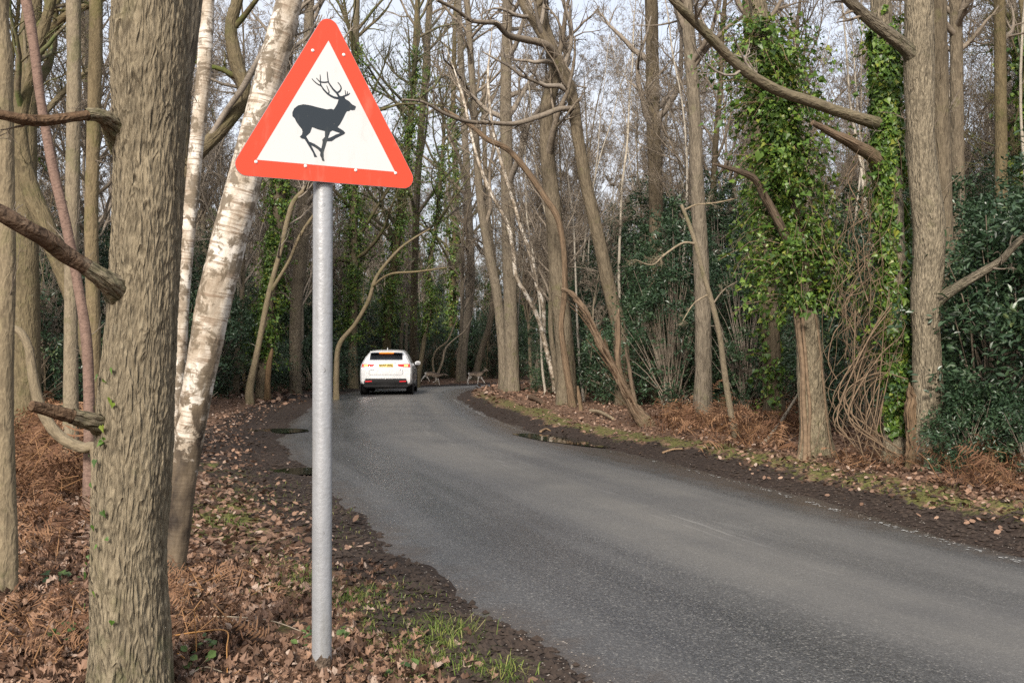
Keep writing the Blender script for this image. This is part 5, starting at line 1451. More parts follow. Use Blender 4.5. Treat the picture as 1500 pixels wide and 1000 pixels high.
mp, nt, b = newmat('galvanised_paint', 0.42, 0.5)
oc = coord(nt, None, (1, 1, .5))
n1 = noise(nt, oc, 5, 6, .65); n2 = noise(nt, coord(nt), 46, 4, .6)
c = ramp(nt, n1, [(0.3, (0.27, 0.28, 0.295)), (0.6, (0.34, 0.35, 0.365)), (0.8, (0.40, 0.41, 0.42))])
c = mixc(nt, ramp(nt, n2, [(0.70, 0.0), (0.78, 0.6)]), c, (0.20, 0.16, 0.12))
c = mixc(nt, ramp(nt, noise(nt, coord(nt, None, (1, 1, 2.2)), 13, 7, .7), [(0.68, 0.0), (0.72, 0.85)]), c, (0.075, 0.05, 0.032))
stn = noise(nt, coord(nt, None, (2.5, 2.5, .35)), 6, 6, .7)
c = mixc(nt, ramp(nt, stn, [(0.5, 0.0), (0.72, 0.5)]), c, (0.17, 0.165, 0.13))
nt.links.new(c, b.inputs['Base Color']); b.inputs['Metallic'].default_value = 0.25
bump(nt, b, math_(nt, 'ADD', n2, math_(nt, 'MULTIPLY', n1, 2.0)), 0.5, 0.005)
M_POST = mp
M_RUST = bark_mat('torn_base_coating', (0.05, 0.035, 0.025), (0.17, 0.125, 0.09), 0.0, attr=None, sc=40, zs=1, bst=1, bd=.006, var=0)
M_ALU = plain('dull_aluminium', (0.32, 0.33, 0.34), 0.5, 0.5, 0.6)
def sheet(name, col, dirt):
    m, nt, b = newmat(name, 0.38, 0.45)
    n = noise(nt, coord(nt, None, (1, 1, .4)), 9, 6, .65)
    c = mixc(nt, ramp(nt, n, [(0.5, 0.0), (0.8, dirt)]), (*col, 1), tuple(x * .78 + .02 for x in col))
    sp = noise(nt, coord(nt), 60, 3, .6)
    c = mixc(nt, ramp(nt, sp, [(0.735, 0.0), (0.76, .45)]), c, (0.45, 0.36, 0.28))
    al = noise(nt, coord(nt, None, (1.6, 1, .5)), 5.5, 7, .72)
    c = mixc(nt, ramp(nt, al, [(0.55, 0.0), (0.75, .25)]), c, (0.27, 0.27, 0.19))
    scr = noise(nt, nd(nt, 'Mapping', {'Vector': coord(nt), 'Rotation': (0, .5, 0), 'Scale': (14, 1, 1.1)}).outputs[0], 5, 4, .6)
    c = mixc(nt, ramp(nt, scr, [(0.70, 0.0), (0.73, .35)]), c, tuple(min(1, x * .5 + .25) for x in col))
    nt.links.new(c, b.inputs['Base Color'])
    nt.links.new(math_(nt, 'ADD', math_(nt, 'MULTIPLY', n, .3), .25), b.inputs['Roughness'])
    return m
M_RED = sheet('sign_red', (0.80, 0.062, 0.026), .35)
M_WHITE = sheet('sign_white', (0.58, 0.59, 0.585), .30)
M_BLACK = sheet('sign_black', (0.022, 0.030, 0.038), .3)

pb = ground(474, 992)
YS = pb[1]
root = thing('deer_warning_sign', 'red and white triangular deer warning sign on a grey metal post', 'sign', pb)
PR = 0.0445 * YS / 4.45
# post with a torn lower edge over a dark sleeve
n = 40; an = np.linspace(0, 2 * np.pi, n, endpoint=False)
jag = 0.080 + 0.018 * vnoise(np.cos(an) * 2.3, np.sin(an) * 2.3, 1) + 0.012 * vnoise(np.cos(an) * 8, np.sin(an) * 8, 4)
zs = np.linspace(0, 1, 60); PTOP = 2.62
V = np.stack([np.stack([PR * (1 + .012 * vnoise(np.cos(an) * 1.5, np.sin(an) * 1.5, q * 30)) * np.cos(an), PR * (1 + .012 * vnoise(np.cos(an) * 1.5, np.sin(an) * 1.5, q * 30)) * np.sin(an), jag * (1 - q) + PTOP * q], 1) for q in zs])
idx = np.arange(60 * n).reshape(60, n)
mb = MB().add(V.reshape(-1, 3), None, np.stack([idx[:-1], np.roll(idx[:-1], -1, 1), np.roll(idx[1:], -1, 1), idx[1:]], -1).reshape(-1, 4))
mb.add(np.vstack([V[-1], [[0, 0, PTOP + .008]]]), [(i, (i + 1) % n, n) for i in range(n)])
post = part('post', mb.mesh('post', M_POST, True), root)
V, Q = lathe([(PR * .985, -.25), (PR * .985, .0), (PR * .99, .07), (PR * .975, .14)], 40)
part('base_sleeve', MB().add(V, None, Q).mesh('base_sleeve', M_RUST, True), root)
for zc, sx in ((1.33, .012), (.62, .009), (2.05, .008)):    # bolt holes and plugs in the post
    V, Q = lathe([(sx, 0), (sx, .006), (0, .008)], 10, 'y')
    part('plug', MB().add(V + [0, 0, 0], None, Q).mesh('plug', M_RUST, True), root, (PR * .2, -PR * .975, zc))

SIDE_IN = 0.6465 * YS / 4.45
yaw, roll, pit = 0.514, -0.0085, 0.024
cpos = np.array([-0.8239, 4.45, 2.5307]); cpos = CAM + (cpos - CAM) * (YS / 4.45)
plate = thing('sign_plate', None, None)
plate.parent = root
# the plate sits in front of the post: push it forward along its own normal
nrm = np.array([math.sin(yaw), -math.cos(yaw), 0])
off = cpos - pb
plate_mesh_parent = plate
from mathutils import Euler, Matrix
Rm = Matrix.Rotation(yaw, 3, 'Z') @ Matrix.Rotation(pit, 3, 'X') @ Matrix.Rotation(roll, 3, 'Y')
OUT = round_tri(1.0, 0.0, 1)
s_out = SIDE_IN * 1.395
outline = round_tri(s_out, 0.050 * YS / 4.45)
V, T, Q = prism(outline, 0.0, 0.004)
bpy.data.objects.remove(plate)
plate = part('sign_plate', MB().add(V, T, Q).mesh('sign_plate', M_ALU, False), root)
plate.rotation_mode = 'XYZ'
plate.location = off
plate.rotation_euler = Rm.to_euler('XYZ')
# the red border ring
h = SIDE_IN * math.sqrt(3) / 2
inner = np.array([(0, 2 * h / 3), (-SIDE_IN / 2, -h / 3), (SIDE_IN / 2, -h / 3)])
o_ = np.array(round_tri(s_out - .006, 0.048 * YS / 4.45, 12))
ang_o = np.unwrap(np.arctan2(o_[:, 1], o_[:, 0]))
def on_inner(a):
    best = None
    d = np.array([math.cos(a), math.sin(a)])
    for k in range(3):
        p, q = inner[k], inner[(k + 1) % 3]; e = q - p
        M_ = np.array([[d[0], -e[0]], [d[1], -e[1]]]); t, u_ = np.linalg.solve(M_, p) if abs(np.linalg.det(M_)) > 1e-9 else (-1, -1)
        if t > 0 and -1e-6 <= u_ <= 1 + 1e-6 and (best is None or t < best): best = t
    return d * best
dense = []
for k in range(len(o_)):
    p, q = o_[k], o_[(k + 1) % len(o_)]
    m = max(1, int(np.linalg.norm(q - p) / .02))
    for j in range(m): dense.append(p + (q - p) * j / m)
dense = np.array(dense)
ang_d = np.arctan2(dense[:, 1], dense[:, 0])
inn = np.array([on_inner(a) for a in ang_d])
for c_ in inner:       # keep the inner corners sharp
    k = np.argmin(((inn - c_) ** 2).sum(1)); inn[k] = c_
n = len(dense); yf = -0.0012
V = np.vstack([np.column_stack([dense[:, 0], np.full(n, yf), dense[:, 1]]), np.column_stack([inn[:, 0], np.full(n, yf), inn[:, 1]]), np.column_stack([dense[:, 0], np.full(n, -.0002), dense[:, 1]])])
i = np.arange(n); j = (i + 1) % n
mb = MB().add(V, None, np.vstack([np.stack([i, j, j + n, i + n], 1), np.stack([i, i + 2 * n, j + 2 * n, j], 1)]))
part('red_border', mb.mesh('red_border', M_RED, False), plate)
V, T, Q = prism(inner, -.0010, -.0002)
part('white_panel', MB().add(V, T, Q).mesh('white_panel', M_WHITE, False), plate)
# the stag, traced as an outline and mapped on the panel
Z0 = np.array([(550, 142), (162, 765), (888, 828)], float) / 3.57 + [330, 20]
Apx = np.column_stack([Z0, np.ones(3)]); AF = np.linalg.solve(Apx, inner)
def sg(pts):
    p = np.array(pts, float) / 6.246 + [410, 90]
    return np.column_stack([p, np.ones(len(p))]) @ AF
body = [(698, 408), (685, 438), (660, 442), (645, 438), (632, 450), (610, 452), (598, 470), (575, 515), (555, 550), (542, 572), (520, 598), (470, 632), (440, 650), (405, 640), (340, 625), (285, 605), (265, 655), (228, 690), (215, 715), (185, 708), (170, 692), (190, 675),
        (197, 650), (192, 625), (165, 590), (145, 560), (132, 530), (112, 510), (113, 475), (130, 440), (165, 412), (215, 400), (280, 408), (350, 425), (425, 440), (465, 433), (488, 440), (505, 415), (525, 380), (535, 350), (528, 322), (560, 312), (592, 318), (600, 340), (630, 355), (665, 390), (690, 400)]
legs = [[(500, 590), (540, 612), (570, 630), (588, 652), (575, 665), (540, 682), (495, 705), (460, 730), (415, 732), (400, 728), (405, 708), (425, 702), (455, 692), (500, 668), (540, 655), (470, 632), (460, 610)],
        [(400, 625), (450, 640), (430, 690), (412, 740), (395, 790), (382, 830), (380, 880), (387, 914), (365, 908), (360, 885), (347, 860), (352, 830), (362, 795), (376, 738), (372, 718), (398, 690)],
        [(185, 705), (205, 690), (228, 690), (255, 740), (285, 800), (300, 835), (322, 876), (295, 876), (285, 840), (260, 795), (240, 760), (212, 712)],
        [(222, 688), (250, 735), (300, 755), (365, 800), (352, 832), (330, 805), (300, 785), (262, 765), (232, 735)]]
strokes = [([(535, 335), (495, 328), (460, 312), (430, 290), (400, 258), (380, 228), (350, 214), (320, 190), (298, 165)], 16, 5), ([(378, 226), (374, 190), (375, 150), (373, 126)], 9, 4), ([(378, 198), (360, 182), (338, 157)], 9, 4),
           ([(440, 300), (450, 280), (440, 250), (430, 222)], 9, 4), ([(545, 325), (520, 285), (490, 255), (465, 220), (448, 190), (442, 140), (440, 96)], 15, 5), ([(376, 192), (410, 194), (445, 188)], 9, 8),
           ([(525, 285), (552, 265), (563, 238), (552, 210), (533, 188)], 12, 5), ([(575, 320), (605, 306), (628, 298), (642, 282)], 13, 4), ([(605, 306), (602, 285), (599, 258)], 8, 4), ([(618, 302), (620, 285), (621, 268)], 7, 4)]
mb = MB()
V, T, Q = prism(sg(body), -.0016, -.0011); mb.add(V, T, Q)
for k, lg in enumerate(legs):
    V, T, Q = prism(sg(lg), -.0017 - .0001 * k, -.0011); mb.add(V, T, Q)
for k, (ln_, w0, w1) in enumerate(strokes):
    c3 = catmull(np.column_stack([ln_, np.linspace(w0, w1, len(ln_))]), len(ln_) * 6)
    tg = unit(np.gradient(c3[:, :2], axis=0)); nn = np.column_stack([-tg[:, 1], tg[:, 0]])
    a = sg(c3[:, :2] + nn * c3[:, 2:] * .66); b2 = sg(c3[:, :2] - nn * c3[:, 2:] * .66)
    m = len(a); yy = -.0016 - .00008 * (k + 6)
    V = np.vstack([np.column_stack([a[:, 0], np.full(m, yy), a[:, 1]]), np.column_stack([b2[:, 0], np.full(m, yy), b2[:, 1]])])
    i = np.arange(m - 1)
    mb.add(V, None, np.stack([i, i + 1, i + 1 + m, i + m], 1))
part('stag_symbol', mb.mesh('stag_symbol', M_BLACK, False), plate)
RIV = plain('rivet_white', (0.70, 0.70, 0.68), .4, .5)
rp = np.array([(466, 199), (628, 212), (160, 776), (407, 797), (671, 819), (890, 835)], float) / 3.57 + [330, 20]
rp = np.column_stack([rp, np.ones(6)]) @ AF
V, Q = lathe([(.0075, 0), (.007, .002), (.004, .0038), (0, .0043)], 14, 'y')
rm = MB().add(V * [1, -1, 1] * [1, 1, 1], None, Q).mesh('rivet', RIV, True)
for x, z in rp: part('rivet', rm, plate, (x, -.0014, z), None)
for dx, dz, ln_ in ((0.035, .04, .03), (-.05, .20, .02)): pass
# stiffening rails and clamps behind the plate
for zc, hw in ((-.16, .30), (.12, .15)):
    part('rail', MB().add(*box((0, .012, zc), (hw * 2, .014, .03))).mesh('rail', M_ALU, False), plate)
    V, Q = lathe([(PR * 1.08, -.02), (PR * 1.08, .02)], 28)
    part('clamp', MB().add(V, None, Q).mesh('clamp', M_ALU, True), plate, (0, .02 + PR * 1.08, zc))
# put the post behind the plate: post axis in plate space is at y = PR + 0.02
ax = Rm @ Vector((0, .022 + PR * 1.08, 0))
dxy = np.array([ax[0], ax[1]])
plate.location = Vector((off[0], off[1], off[2])) 
shift = off[:2] + dxy                       # where the post axis must run through at plate height
for o in root.children:
    if o is not plate: o.location = Vector(o.location) + Vector((shift[0], shift[1], 0))

# ------------------------------------------------------------------ the white car
M_CAR = plain('white_car_paint', (0.74, 0.745, 0.75), .25, .5, coat=.6)
M_CBLK = plain('black_plastic', (0.018, 0.018, 0.019), .55, .4)
M_TYRE = plain('tyre_rubber', (0.012, 0.012, 0.012), .8, .3)
M_RIM = plain('alloy_rim', (0.35, 0.35, 0.36), .35, .5, .8)
M_GLASS = plain('dark_car_glass', (0.012, 0.014, 0.018), .06, .6)
M_CHROME = plain('chrome', (0.7, 0.7, 0.7), .12, .5, 1.0)
M_TAIL = plain('tail_light_red', (0.38, 0.012, 0.012), .5, .3, emit=(1, .03, .02), es=.12)
M_BRAKE = plain('lit_brake_lamp', (0.8, 0.3, 0.1), .5, .3, emit=(1.0, .50, .10), es=.9)
M_HIGH = plain('lit_high_brake_lamp', (0.8, 0.2, 0.05), .3, .5, emit=(1.0, .26, .04), es=.8)
M_REFL = plain('glowing_red_reflector', (0.45, 0.02, 0.03), .25, .5, emit=(1, .05, .05), es=.15)  # slight emission added to the reflector, which is no lamp
M_PLATE = plain('yellow_plate', (0.72, 0.50, 0.06), .4, .4)
M_SEAM = plain('panel_gap', (0.10, 0.10, 0.105), .7, .2)
for _m in (M_TAIL, M_BRAKE, M_HIGH, M_REFL): _m.cycles.emission_sampling = 'NONE'
CY = 36.2
car = thing('white_car', 'white sport utility car driving away with brake lights lit', 'car', (at(565, 560, CY)[0], CY, road_z(at(565, 560, CY)[0], CY) + .001))
car.rotation_euler = (0, 0, math.radians(3.0))
# side profile sections: y, bottom z, half width low / mid / shoulder / belt / roof edge, shoulder z, belt z, roof z
SECT = [(0.02, .40, .66, .82, .80, .78, .74, .80, .95, 1.02), (0.20, .33, .80, .93, .93, .86, .62, .92, 1.16, 1.50), (.55, .30, .86, .965, .965, .88, .615, .95, 1.18, 1.62), (1.2, .28, .88, .97, .97, .90, .62, .96, 1.16, 1.655),
        (2.0, .27, .88, .97, .965, .905, .62, .96, 1.12, 1.66), (2.7, .27, .88, .97, .96, .90, .60, .95, 1.09, 1.62), (3.2, .27, .88, .97, .96, .89, .62, .94, 1.06, 1.40), (3.6, .27, .88, .97, .955, .86, .72, .92, 1.04, 1.12), (4.2, .28, .86, .95, .92, .80, .65, .86, .98, 1.03), (4.6, .32, .78, .86, .80, .68, .5, .74, .86, .90), (4.73, .42, .62, .70, .64, .54, .4, .64, .72, .76)]
def half(s):
    y, zb, w0, w1, w2, w3, w4, z2, z3, z4 = s
    return np.array([(0, zb), (w0 * .6, zb), (w0, zb + .01), (w1 - .01, zb + .10), (w1, .55), (w2, z2), ((w2 + w3) / 2 + .015, (z2 + z3) / 2 + .02), (w3, z3), ((w3 * .55 + w4 * .45), z3 * .45 + z4 * .55 - .02), (w4 + .02, z4 - .07), (w4 - .06, z4 - .025), (w4 * .5, z4 - .004), (0, z4)])
rows = []
for s in SECT:
    hp = half(s); y = np.full(len(hp), s[0])
    if s is SECT[0]: pass
    rows.append(np.column_stack([hp[:, 0], y, hp[:, 1]]))
# lean the two rear sections so that the tailgate slopes forward
def rear_y(z):
    return np.interp(z, [.25, .40, .62, .78, 1.0, 1.15, 1.28, 1.53, 1.66], [.10, .03, .0, .02, .06, .10, .16, .42, .50])
rows[0][:, 1] = 0
H0 = half((0, .36, .72, .90, .915, .84, .60, .90, 1.17, 1.575))
rows[0] = np.column_stack([H0[:, 0] * .975, rear_y(H0[:, 1]) + .05, H0[:, 1]])
rows[1][:, 1] = rear_y(rows[1][:, 2]) + .17
rows[1][:, 2] = np.column_stack([half(SECT[1])])[:, 1]; rows[1] = np.column_stack([half((.2, .33, .80, .945, .95, .88, .625, .92, 1.18, 1.615))[:, 0], rear_y(half((.2, .33, .80, .945, .95, .88, .625, .92, 1.18, 1.615))[:, 1]) + .20, half((.2, .33, .80, .945, .95, .88, .625, .92, 1.18, 1.615))[:, 1]])
rows[2][:, 1] = np.maximum(rows[2][:, 1], rear_y(rows[2][:, 2]) + .32)
ys = np.array(rows)                                 # [stations, pts, 3]
full = np.concatenate([ys * [-1, 1, 1], ys[:, -2::-1]], 1)   # left bottom centre .. roof .. right
NSx, NPx = full.shape[:2]
# smooth along the length
dens = np.stack([catmull(full[:, k], 60) for k in range(NPx)], 1)
idx = np.arange(60 * NPx).reshape(60, NPx)
mb = MB().add(dens.reshape(-1, 3), None, np.stack([idx[:-1, :-1], idx[1:, :-1], idx[1:, 1:], idx[:-1, 1:]], -1).reshape(-1, 4))
# rear face: rows across between matching left and right points, slightly bowed
hp = ys[0]; m = 13
rf = np.stack([np.column_stack([np.linspace(-p[0], p[0], m), p[1] - .05 * (1 - np.linspace(-1, 1, m) ** 2), np.full(m, p[2])]) for p in hp[1:]])
rf = np.stack([catmull(rf[:, k], 40) for k in range(m)], 1)
idx = np.arange(40 * m).reshape(40, m)
mb.add(rf.reshape(-1, 3), None, np.stack([idx[:-1, :-1], idx[:-1, 1:], idx[1:, 1:], idx[1:, :-1]], -1).reshape(-1, 4))
body_o = part('body', mb.mesh('body', M_CAR, True), car)
def rear_pt(x, z, out=.006):
    # a point on the rear face, pushed out a little
    w = np.interp(z, hp[1:, 2], hp[1:, 0]); y = np.interp(z, hp[1:, 2], hp[1:, 1])
    return np.array([x, y - .05 * (1 - min(1, abs(x) / w) ** 2) - out, z])
def rear_patch(name, corners, mat, parent, out=.006, nu=10, nv=5, thick=.03):
    """corners: bottom-left, bottom-right, top-right, top-left in x,z on the tail"""
    c = np.array(corners, float); V = []
    for v in np.linspace(0, 1, nv):
        for u in np.linspace(0, 1, nu):
            q = (c[0] * (1 - u) + c[1] * u) * (1 - v) + (c[3] * (1 - u) + c[2] * u) * v
            V.append(rear_pt(q[0], q[1], out))
    V = np.array(V); B = V + [0, thick, 0]
    idx = np.arange(nu * nv).reshape(nv, nu)
    mb = MB().add(V, None, np.stack([idx[:-1, :-1], idx[:-1, 1:], idx[1:, 1:], idx[1:, :-1]], -1).reshape(-1, 4))
    ed = np.concatenate([idx[0], idx[1:, -1], idx[-1, -2::-1], idx[-2:0:-1, 0]])
    n = len(ed); i = np.arange(n)
    mb.add(np.vstack([V[ed], B[ed]]), None, np.stack([i, i + n, (i + 1) % n + n, (i + 1) % n], 1))
    return part(name, mb.mesh(name, mat, True), parent)
rear_patch('rear_window', [(-.60, 1.27), (.60, 1.27), (.585, 1.525), (-.585, 1.525)], M_GLASS, car, .008, 12, 6)
hi = rear_patch('high_brake_lamp', [(-.26, 1.512), (.26, 1.512), (.26, 1.54), (-.26, 1.54)], M_HIGH, car, .03, 8, 3)
sp = MB().add(*box((0, .30, 1.575), (1.16, .26, .035)))
part('spoiler', sp.mesh('spoiler', M_CAR, False), car)
V, Q = lathe([(.035, 0), (.028, .05), (.008, .085), (0, .09)], 12)
part('roof_fin', MB().add(V * [.5, 1.8, 1] + [0, .95, 1.645], None, Q).mesh('roof_fin', M_CAR, True), car)
for s in (-1, 1):
    tl = rear_patch('tail_light', [(s * .46, 1.04) if s > 0 else (-.88, 1.01), (s * .88, 1.01) if s > 0 else (-.46, 1.04), (s * .86, 1.13) if s > 0 else (-.42, 1.12), (s * .42, 1.12) if s > 0 else (-.86, 1.13)], M_TAIL, car, .012)
    a, b2 = (.66, .80)
    x0, x1 = (a, b2) if s > 0 else (-b2, -a)
    rear_patch('brake_lamp', [(x0, 1.04), (x1, 1.035), (x1, 1.105), (x0, 1.10)], M_BRAKE, tl, .02)
    rear_patch('reflector', [(s * .62 - .12, .475), (s * .62 + .12, .485), (s * .62 + .12, .525), (s * .62 - .12, .515)], M_REFL, car, .062)
    V, Q = lathe([(.075, 0), (.078, .10), (.062, .10), (.06, .02), (0, .02)], 20, 'y')
    ex = part('exhaust', MB().add(V, None, Q).mesh('exhaust', M_CHROME, True), car, (s * .42, .02, .43))
# lower black bumper: a wide trapezoid over the white corners
rear_patch('rear_bumper', [(-.74, .30), (.74, .30), (.74, .60), (-.74, .60)], M_CBLK, car, .045, 14, 6, .12)
rear_patch('bumper_corner', [(-.80, .30), (-.741, .30), (-.741, .56), (-.78, .50)], M_CBLK, car, .03, 4, 4, .1)
rear_patch('bumper_corner', [(.741, .30), (.80, .30), (.78, .50), (.741, .56)], M_CBLK, car, .03, 4, 4, .1)
rear_patch('tow_eye_cover', [(-.02, .585), (.02, .585), (.02, .635), (-.02, .635)], M_CAR, car, .052, 3, 3)
# tailgate gap lines
for cs in ([(-.60, .735), (.60, .735), (.60, .747), (-.60, .747)], [(-.612, .745), (-.600, .745), (-.600, 1.0), (-.612, 1.0)], [(.600, .745), (.612, .745), (.612, 1.0), (.600, 1.0)]):
    rear_patch('tailgate_gap', cs, M_SEAM, body_o, .003, 10, 3, .004)
rear_patch('trim_bar', [(-.36, 1.155), (.36, 1.155), (.36, 1.175), (-.36, 1.175)], M_CHROME, car, .014, 8, 3)
npl = rear_patch('number_plate', [(-.26, 1.02), (.26, 1.02), (.26, 1.132), (-.26, 1.132)], M_PLATE, car, .018, 6, 3)
def text(s, size, mat, parent, loc, name='lettering', rx=90, bold=0.0):
    cu = bpy.data.curves.new(name, 'FONT'); cu.body = s; cu.size = size; cu.align_x = 'CENTER'; cu.align_y = 'CENTER'; cu.extrude = .001; cu.offset = bold
    o = bpy.data.objects.new(name, cu); COL.objects.link(o)
    dg = bpy.context.evaluated_depsgraph_get()
    me = bpy.data.meshes.new_from_object(o.evaluated_get(dg)); me.materials.clear(); me.materials.append(mat)
    bpy.data.objects.remove(o)
    ob = part(name, me, parent, loc, (math.radians(rx), 0, 0))
    return ob
M_INK = plain('plate_black', (0.01, 0.01, 0.01), .5, .3)
yp = rear_pt(0, 1.075, .024)
text('GO57 WAL', .098, M_INK, npl, (0, yp[1], 1.076), bold=.003)
q = rear_pt(-.5, .91, .008); text('F-PACE', .045, M_SEAM, body_o, (-.5, q[1], .91))
q = rear_pt(.53, .915, .008); text('S', .07, M_INK, body_o, (.53, q[1], .915))
# side windows, mirrors, wheels
for s in (-1, 1):
    for y0, y1, zt0, zt1 in ((.75, 1.45, 1.50, 1.56), (1.5, 2.35, 1.56, 1.57), (2.40, 3.05, 1.55, 1.38)):
        def sp_(y, z):
            col = np.array([np.interp(y, dens[:, k, 1], dens[:, k, 0]) for k in range(13)]); zz = np.array([np.interp(y, dens[:, k, 1], dens[:, k, 2]) for k in range(13)])
            return s * (abs(np.interp(z, zz[5:11], np.abs(col[5:11]))) + .006)
        V = [(sp_(y, z), y, z) for y, z in ((y0, 1.2), (y1, 1.17), (y1, zt1), (y0, zt0))]
        V = np.array(V); V = np.vstack([V, V - [s * .012, 0, 0]])
        part('side_window', MB().add(V, None, [(0, 1, 2, 3), (4, 7, 6, 5), (0, 4, 5, 1), (1, 5, 6, 2), (2, 6, 7, 3), (3, 7, 4, 0)]).mesh('side_window', M_GLASS, False), car)
    V, Q = lathe([(0, -.11), (.06, -.10), (.095, -.03), (.10, .04), (.07, .10), (0, .115)], 18, 'x')
    mo = part('wing_mirror', MB().add(V * [1.0, .55, .85], None, Q).mesh('wing_mirror', M_CAR, True), car, (s * 1.03, 3.0, 1.13))
    part('mirror_arm', MB().add(*box((-s * .09, 0, -.06), (.10, .05, .04))).mesh('mirror_arm', M_CBLK, False), mo)
    part('mirror_glass', MB().add(*box((0, -.058, 0), (.15, .006, .10))).mesh('mirror_glass', M_CHROME, False), mo)
    for yw in (.90, 3.78):
        w = thing('wheel', None, None); w.parent = car; w.location = (s * .835, yw, .37)
        V, Q = lathe([(.26, -.13), (.345, -.13), (.368, -.09), (.370, 0), (.368, .09), (.345, .13), (.26, .13), (.26, -.13)], 36, 'x')
        part('tyre', MB().add(V, None, Q).mesh('tyre', M_TYRE, True), w)
        V, Q = lathe([(0, .06), (.10, .08), (.255, .115), (.262, .12), (.262, -.12), (0, -.12)], 30, 'x')
        part('rim', MB().add(V * [-s, 1, 1], None, Q).mesh('rim', M_RIM, True), w)
        V, Q = lathe([(.385, -.02), (.44, -.02), (.44, .02), (.385, .02), (.385, -.02)], 36, 'x')
        part('wheel_arch', MB().add(V, None, Q).mesh('wheel_arch', M_CBLK, True), car, (s * .955, yw, .37))
    part('sill', MB().add(*box((s * .90, 2.35, .30), (.14, 2.2, .10))).mesh('sill', M_CBLK, False), car)
    part('door_handle', MB().add(*box((s * .985, 1.6, .96), (.02, .2, .03))).mesh('door_handle', M_CAR, False), car)
part('underbody', MB().add(*box((0, 2.35, .33), (1.5, 4.2, .18))).mesh('underbody', M_CBLK, False), car)

# ------------------------------------------------------------------ the two deer
def deer(label, gp, bones, radii, tint, sc=1.0, rot=0.0):
    verts, edges, rad = [], [], []
    for chain, rr in zip(bones, radii):
        prev = None
        for p, r in zip(chain, rr):
            if isinstance(p, int): prev = p; continue
            verts.append(p); rad.append(r); i = len(verts) - 1
            if prev is not None: edges.append((prev, i))
            prev = i
    me = bpy.data.meshes.new('deer_skeleton'); me.from_pydata(verts, edges, [])
    ob = bpy.data.objects.new('deer_skeleton', me); COL.objects.link(ob)
    sk = ob.modifiers.new('Skin', 'SKIN'); sk.use_smooth_shade = True
    for i, r in enumerate(rad): me.skin_vertices[0].data[i].radius = (r[0], r[1]) if isinstance(r, tuple) else (r, r)
    for i in range(len(verts)): me.skin_vertices[0].data[i].use_root = (i == 1)
    sb = ob.modifiers.new('Subdivision', 'SUBSURF'); sb.levels = 2
    bpy.context.view_layer.update()
    dg = bpy.context.evaluated_depsgraph_get()
    out = bpy.data.meshes.new_from_object(ob.evaluated_get(dg))
    bpy.data.objects.remove(ob)
    n = len(out.vertices); co = np.empty(n * 3, np.float32); out.vertices.foreach_get('co', co); co = co.reshape(-1, 3)
    col = tint(co)
    at_ = out.attributes.new('coat', 'FLOAT_COLOR', 'POINT')
    at_.data.foreach_set('color', np.column_stack([col, np.ones(n)]).astype(np.float32).ravel())
    out.materials.clear(); out.materials.append(M_DEER)
    out.polygons.foreach_set('use_smooth', np.ones(len(out.polygons), bool))
    o = part('fallow_deer', out); o.location = gp; o.rotation_euler = (0, 0, rot); o.scale = (sc, sc, sc)
    return tag(o, label, 'deer')
M_DEER, nt, b = newmat('deer_coat', .85, .2)
c = nd(nt, 'Attribute', attribute_name='coat').outputs['Color']
c = mixc(nt, .5, c, ramp(nt, noise(nt, coord(nt), 40, 4), [(.3, .5), (.7, 1.0)]), 'MULTIPLY')
nt.links.new(c, b.inputs['Base Color'])
def coat(rump_x, belly, back):
    def f(co):
        x, y, z = co.T
        sp = back(x)
        c = np.tile(np.array([[.36, .275, .205]]), (len(co), 1))
        dk = sstep(-.12, -.01, z - sp)[:, None]; c = c * (1 - dk) + np.array([[.10, .076, .058]]) * dk
        pale = sstep(-.20, -.30, z - sp)[:, None]; c = c * (1 - pale) + np.array([[.78, .71, .63]]) * pale
        ru = (sstep(rump_x + .06, rump_x - .02, x) * (z > belly))[:, None]; c = c * (1 - ru) + np.array([[.82, .78, .73]]) * ru
        hd = sstep(.42, .52, x)[:, None] * (z > sp - .25)[:, None]; c = c * (1 - hd) + np.array([[.24, .19, .15]]) * hd
        return c
    return f
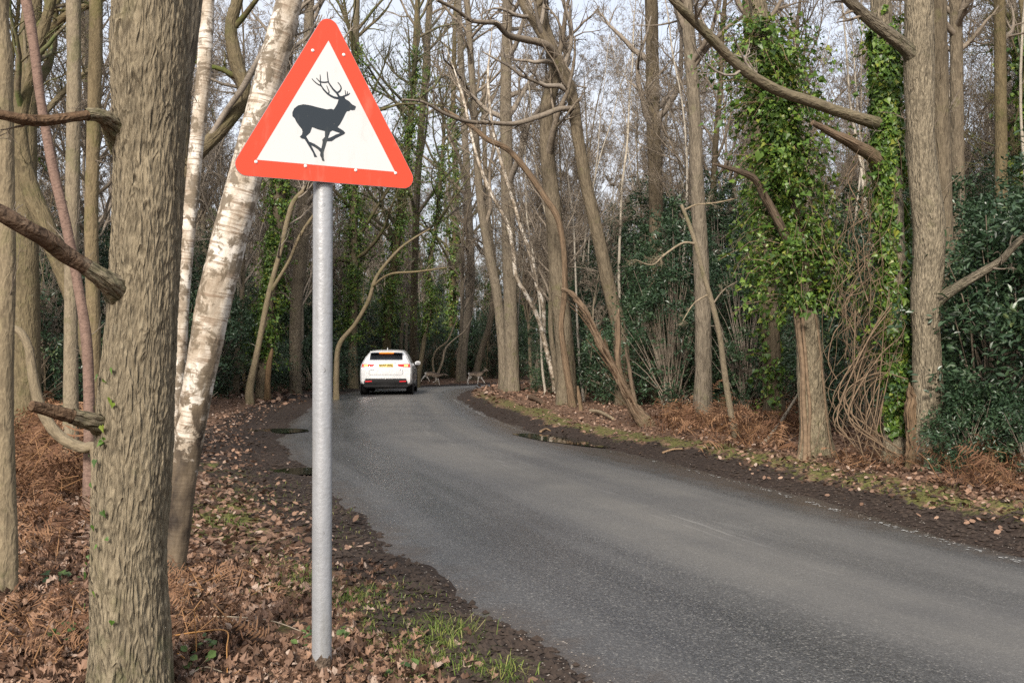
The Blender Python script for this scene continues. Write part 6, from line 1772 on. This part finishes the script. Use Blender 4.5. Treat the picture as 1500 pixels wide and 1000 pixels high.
# spine: 0 tail, 1 rump, 2 loin, 3 chest, 4 withers, 5 neck, 6 poll, 7 face, 8 nose
def build(label, gp, sp, legsH, legsF, back, rump, sc, rot):
    bones = [sp]; radii = [[.03, (.125, .15), (.115, .135), (.12, .15), (.10, .13), (.062, .075), (.045, .05), (.038, .042), .02]]
    for k, lg in enumerate(legsH): bones.append([1] + lg); radii.append([0, .080, .050, .029, .024, .026])
    for k, lg in enumerate(legsF): bones.append([3] + lg); radii.append([0, .066, .044, .028, .023, .025])
    hx, hz = sp[6][0], sp[6][2]
    for s in (-1, 1): bones.append([6, (hx - .02, s * .05, hz + .05), (hx - .05, s * .075, hz + .13)]); radii.append([0, .020, .010])
    return deer(label, gp, bones, radii, coat(rump, .35, back), sc, rot)
g1 = ground(697, 563.0)
build('pale legged fallow deer trotting at the road edge, head held high', g1,
      [(-.44, 0, .66), (-.33, 0, .60), (-.08, 0, .585), (.16, 0, .575), (.28, 0, .60), (.42, 0, .70), (.56, 0, .83), (.64, 0, .80), (.73, 0, .745)],
      [[(-.33, .06, .47), (-.40, .065, .36), (-.45, .065, .25), (-.47, .065, .10), (-.46, .065, .01)], [(-.27, -.06, .46), (-.34, -.065, .35), (-.42, -.065, .26), (-.44, -.065, .11), (-.42, -.065, .01)]],
      [[(.17, -.055, .44), (.13, -.06, .34), (.12, -.06, .22), (.10, -.06, .10), (.10, -.06, .01)], [(.24, .055, .46), (.32, .06, .36), (.40, .06, .24), (.48, .06, .13), (.53, .06, .06)]],
      lambda x: np.interp(x, [-.4, 0, .28], [.70, .69, .71]), -.40, 1.08, 0.12)
g2 = ground(634, 560.5)
g2 = at(634, 560, 57.0); g2[2] = gz(g2[0], 57.0)
build('fallow deer leaping with bent forelegs just right of the car', g2,
      [(-.42, 0, .72), (-.32, 0, .66), (-.10, 0, .645), (.14, 0, .58), (.26, 0, .55), (.42, 0, .545), (.60, 0, .60), (.70, 0, .585), (.82, 0, .525)],
      [[(-.36, .06, .53), (-.48, .065, .45), (-.55, .065, .38), (-.60, .065, .29), (-.62, .065, .22)], [(-.30, -.06, .52), (-.30, -.065, .44), (-.24, -.065, .38), (-.20, -.065, .30), (-.16, -.065, .24)]],
      [[(.12, -.055, .46), (.17, -.06, .40), (.19, -.06, .32), (.10, -.06, .21), (-.01, -.06, .16)], [(.22, .055, .42), (.28, .06, .33), (.31, .06, .22), (.34, .06, .11), (.37, .06, .02)]],
      lambda x: np.interp(x, [-.4, 0, .28], [.76, .74, .65]), -.39, 1.08, 0.1)
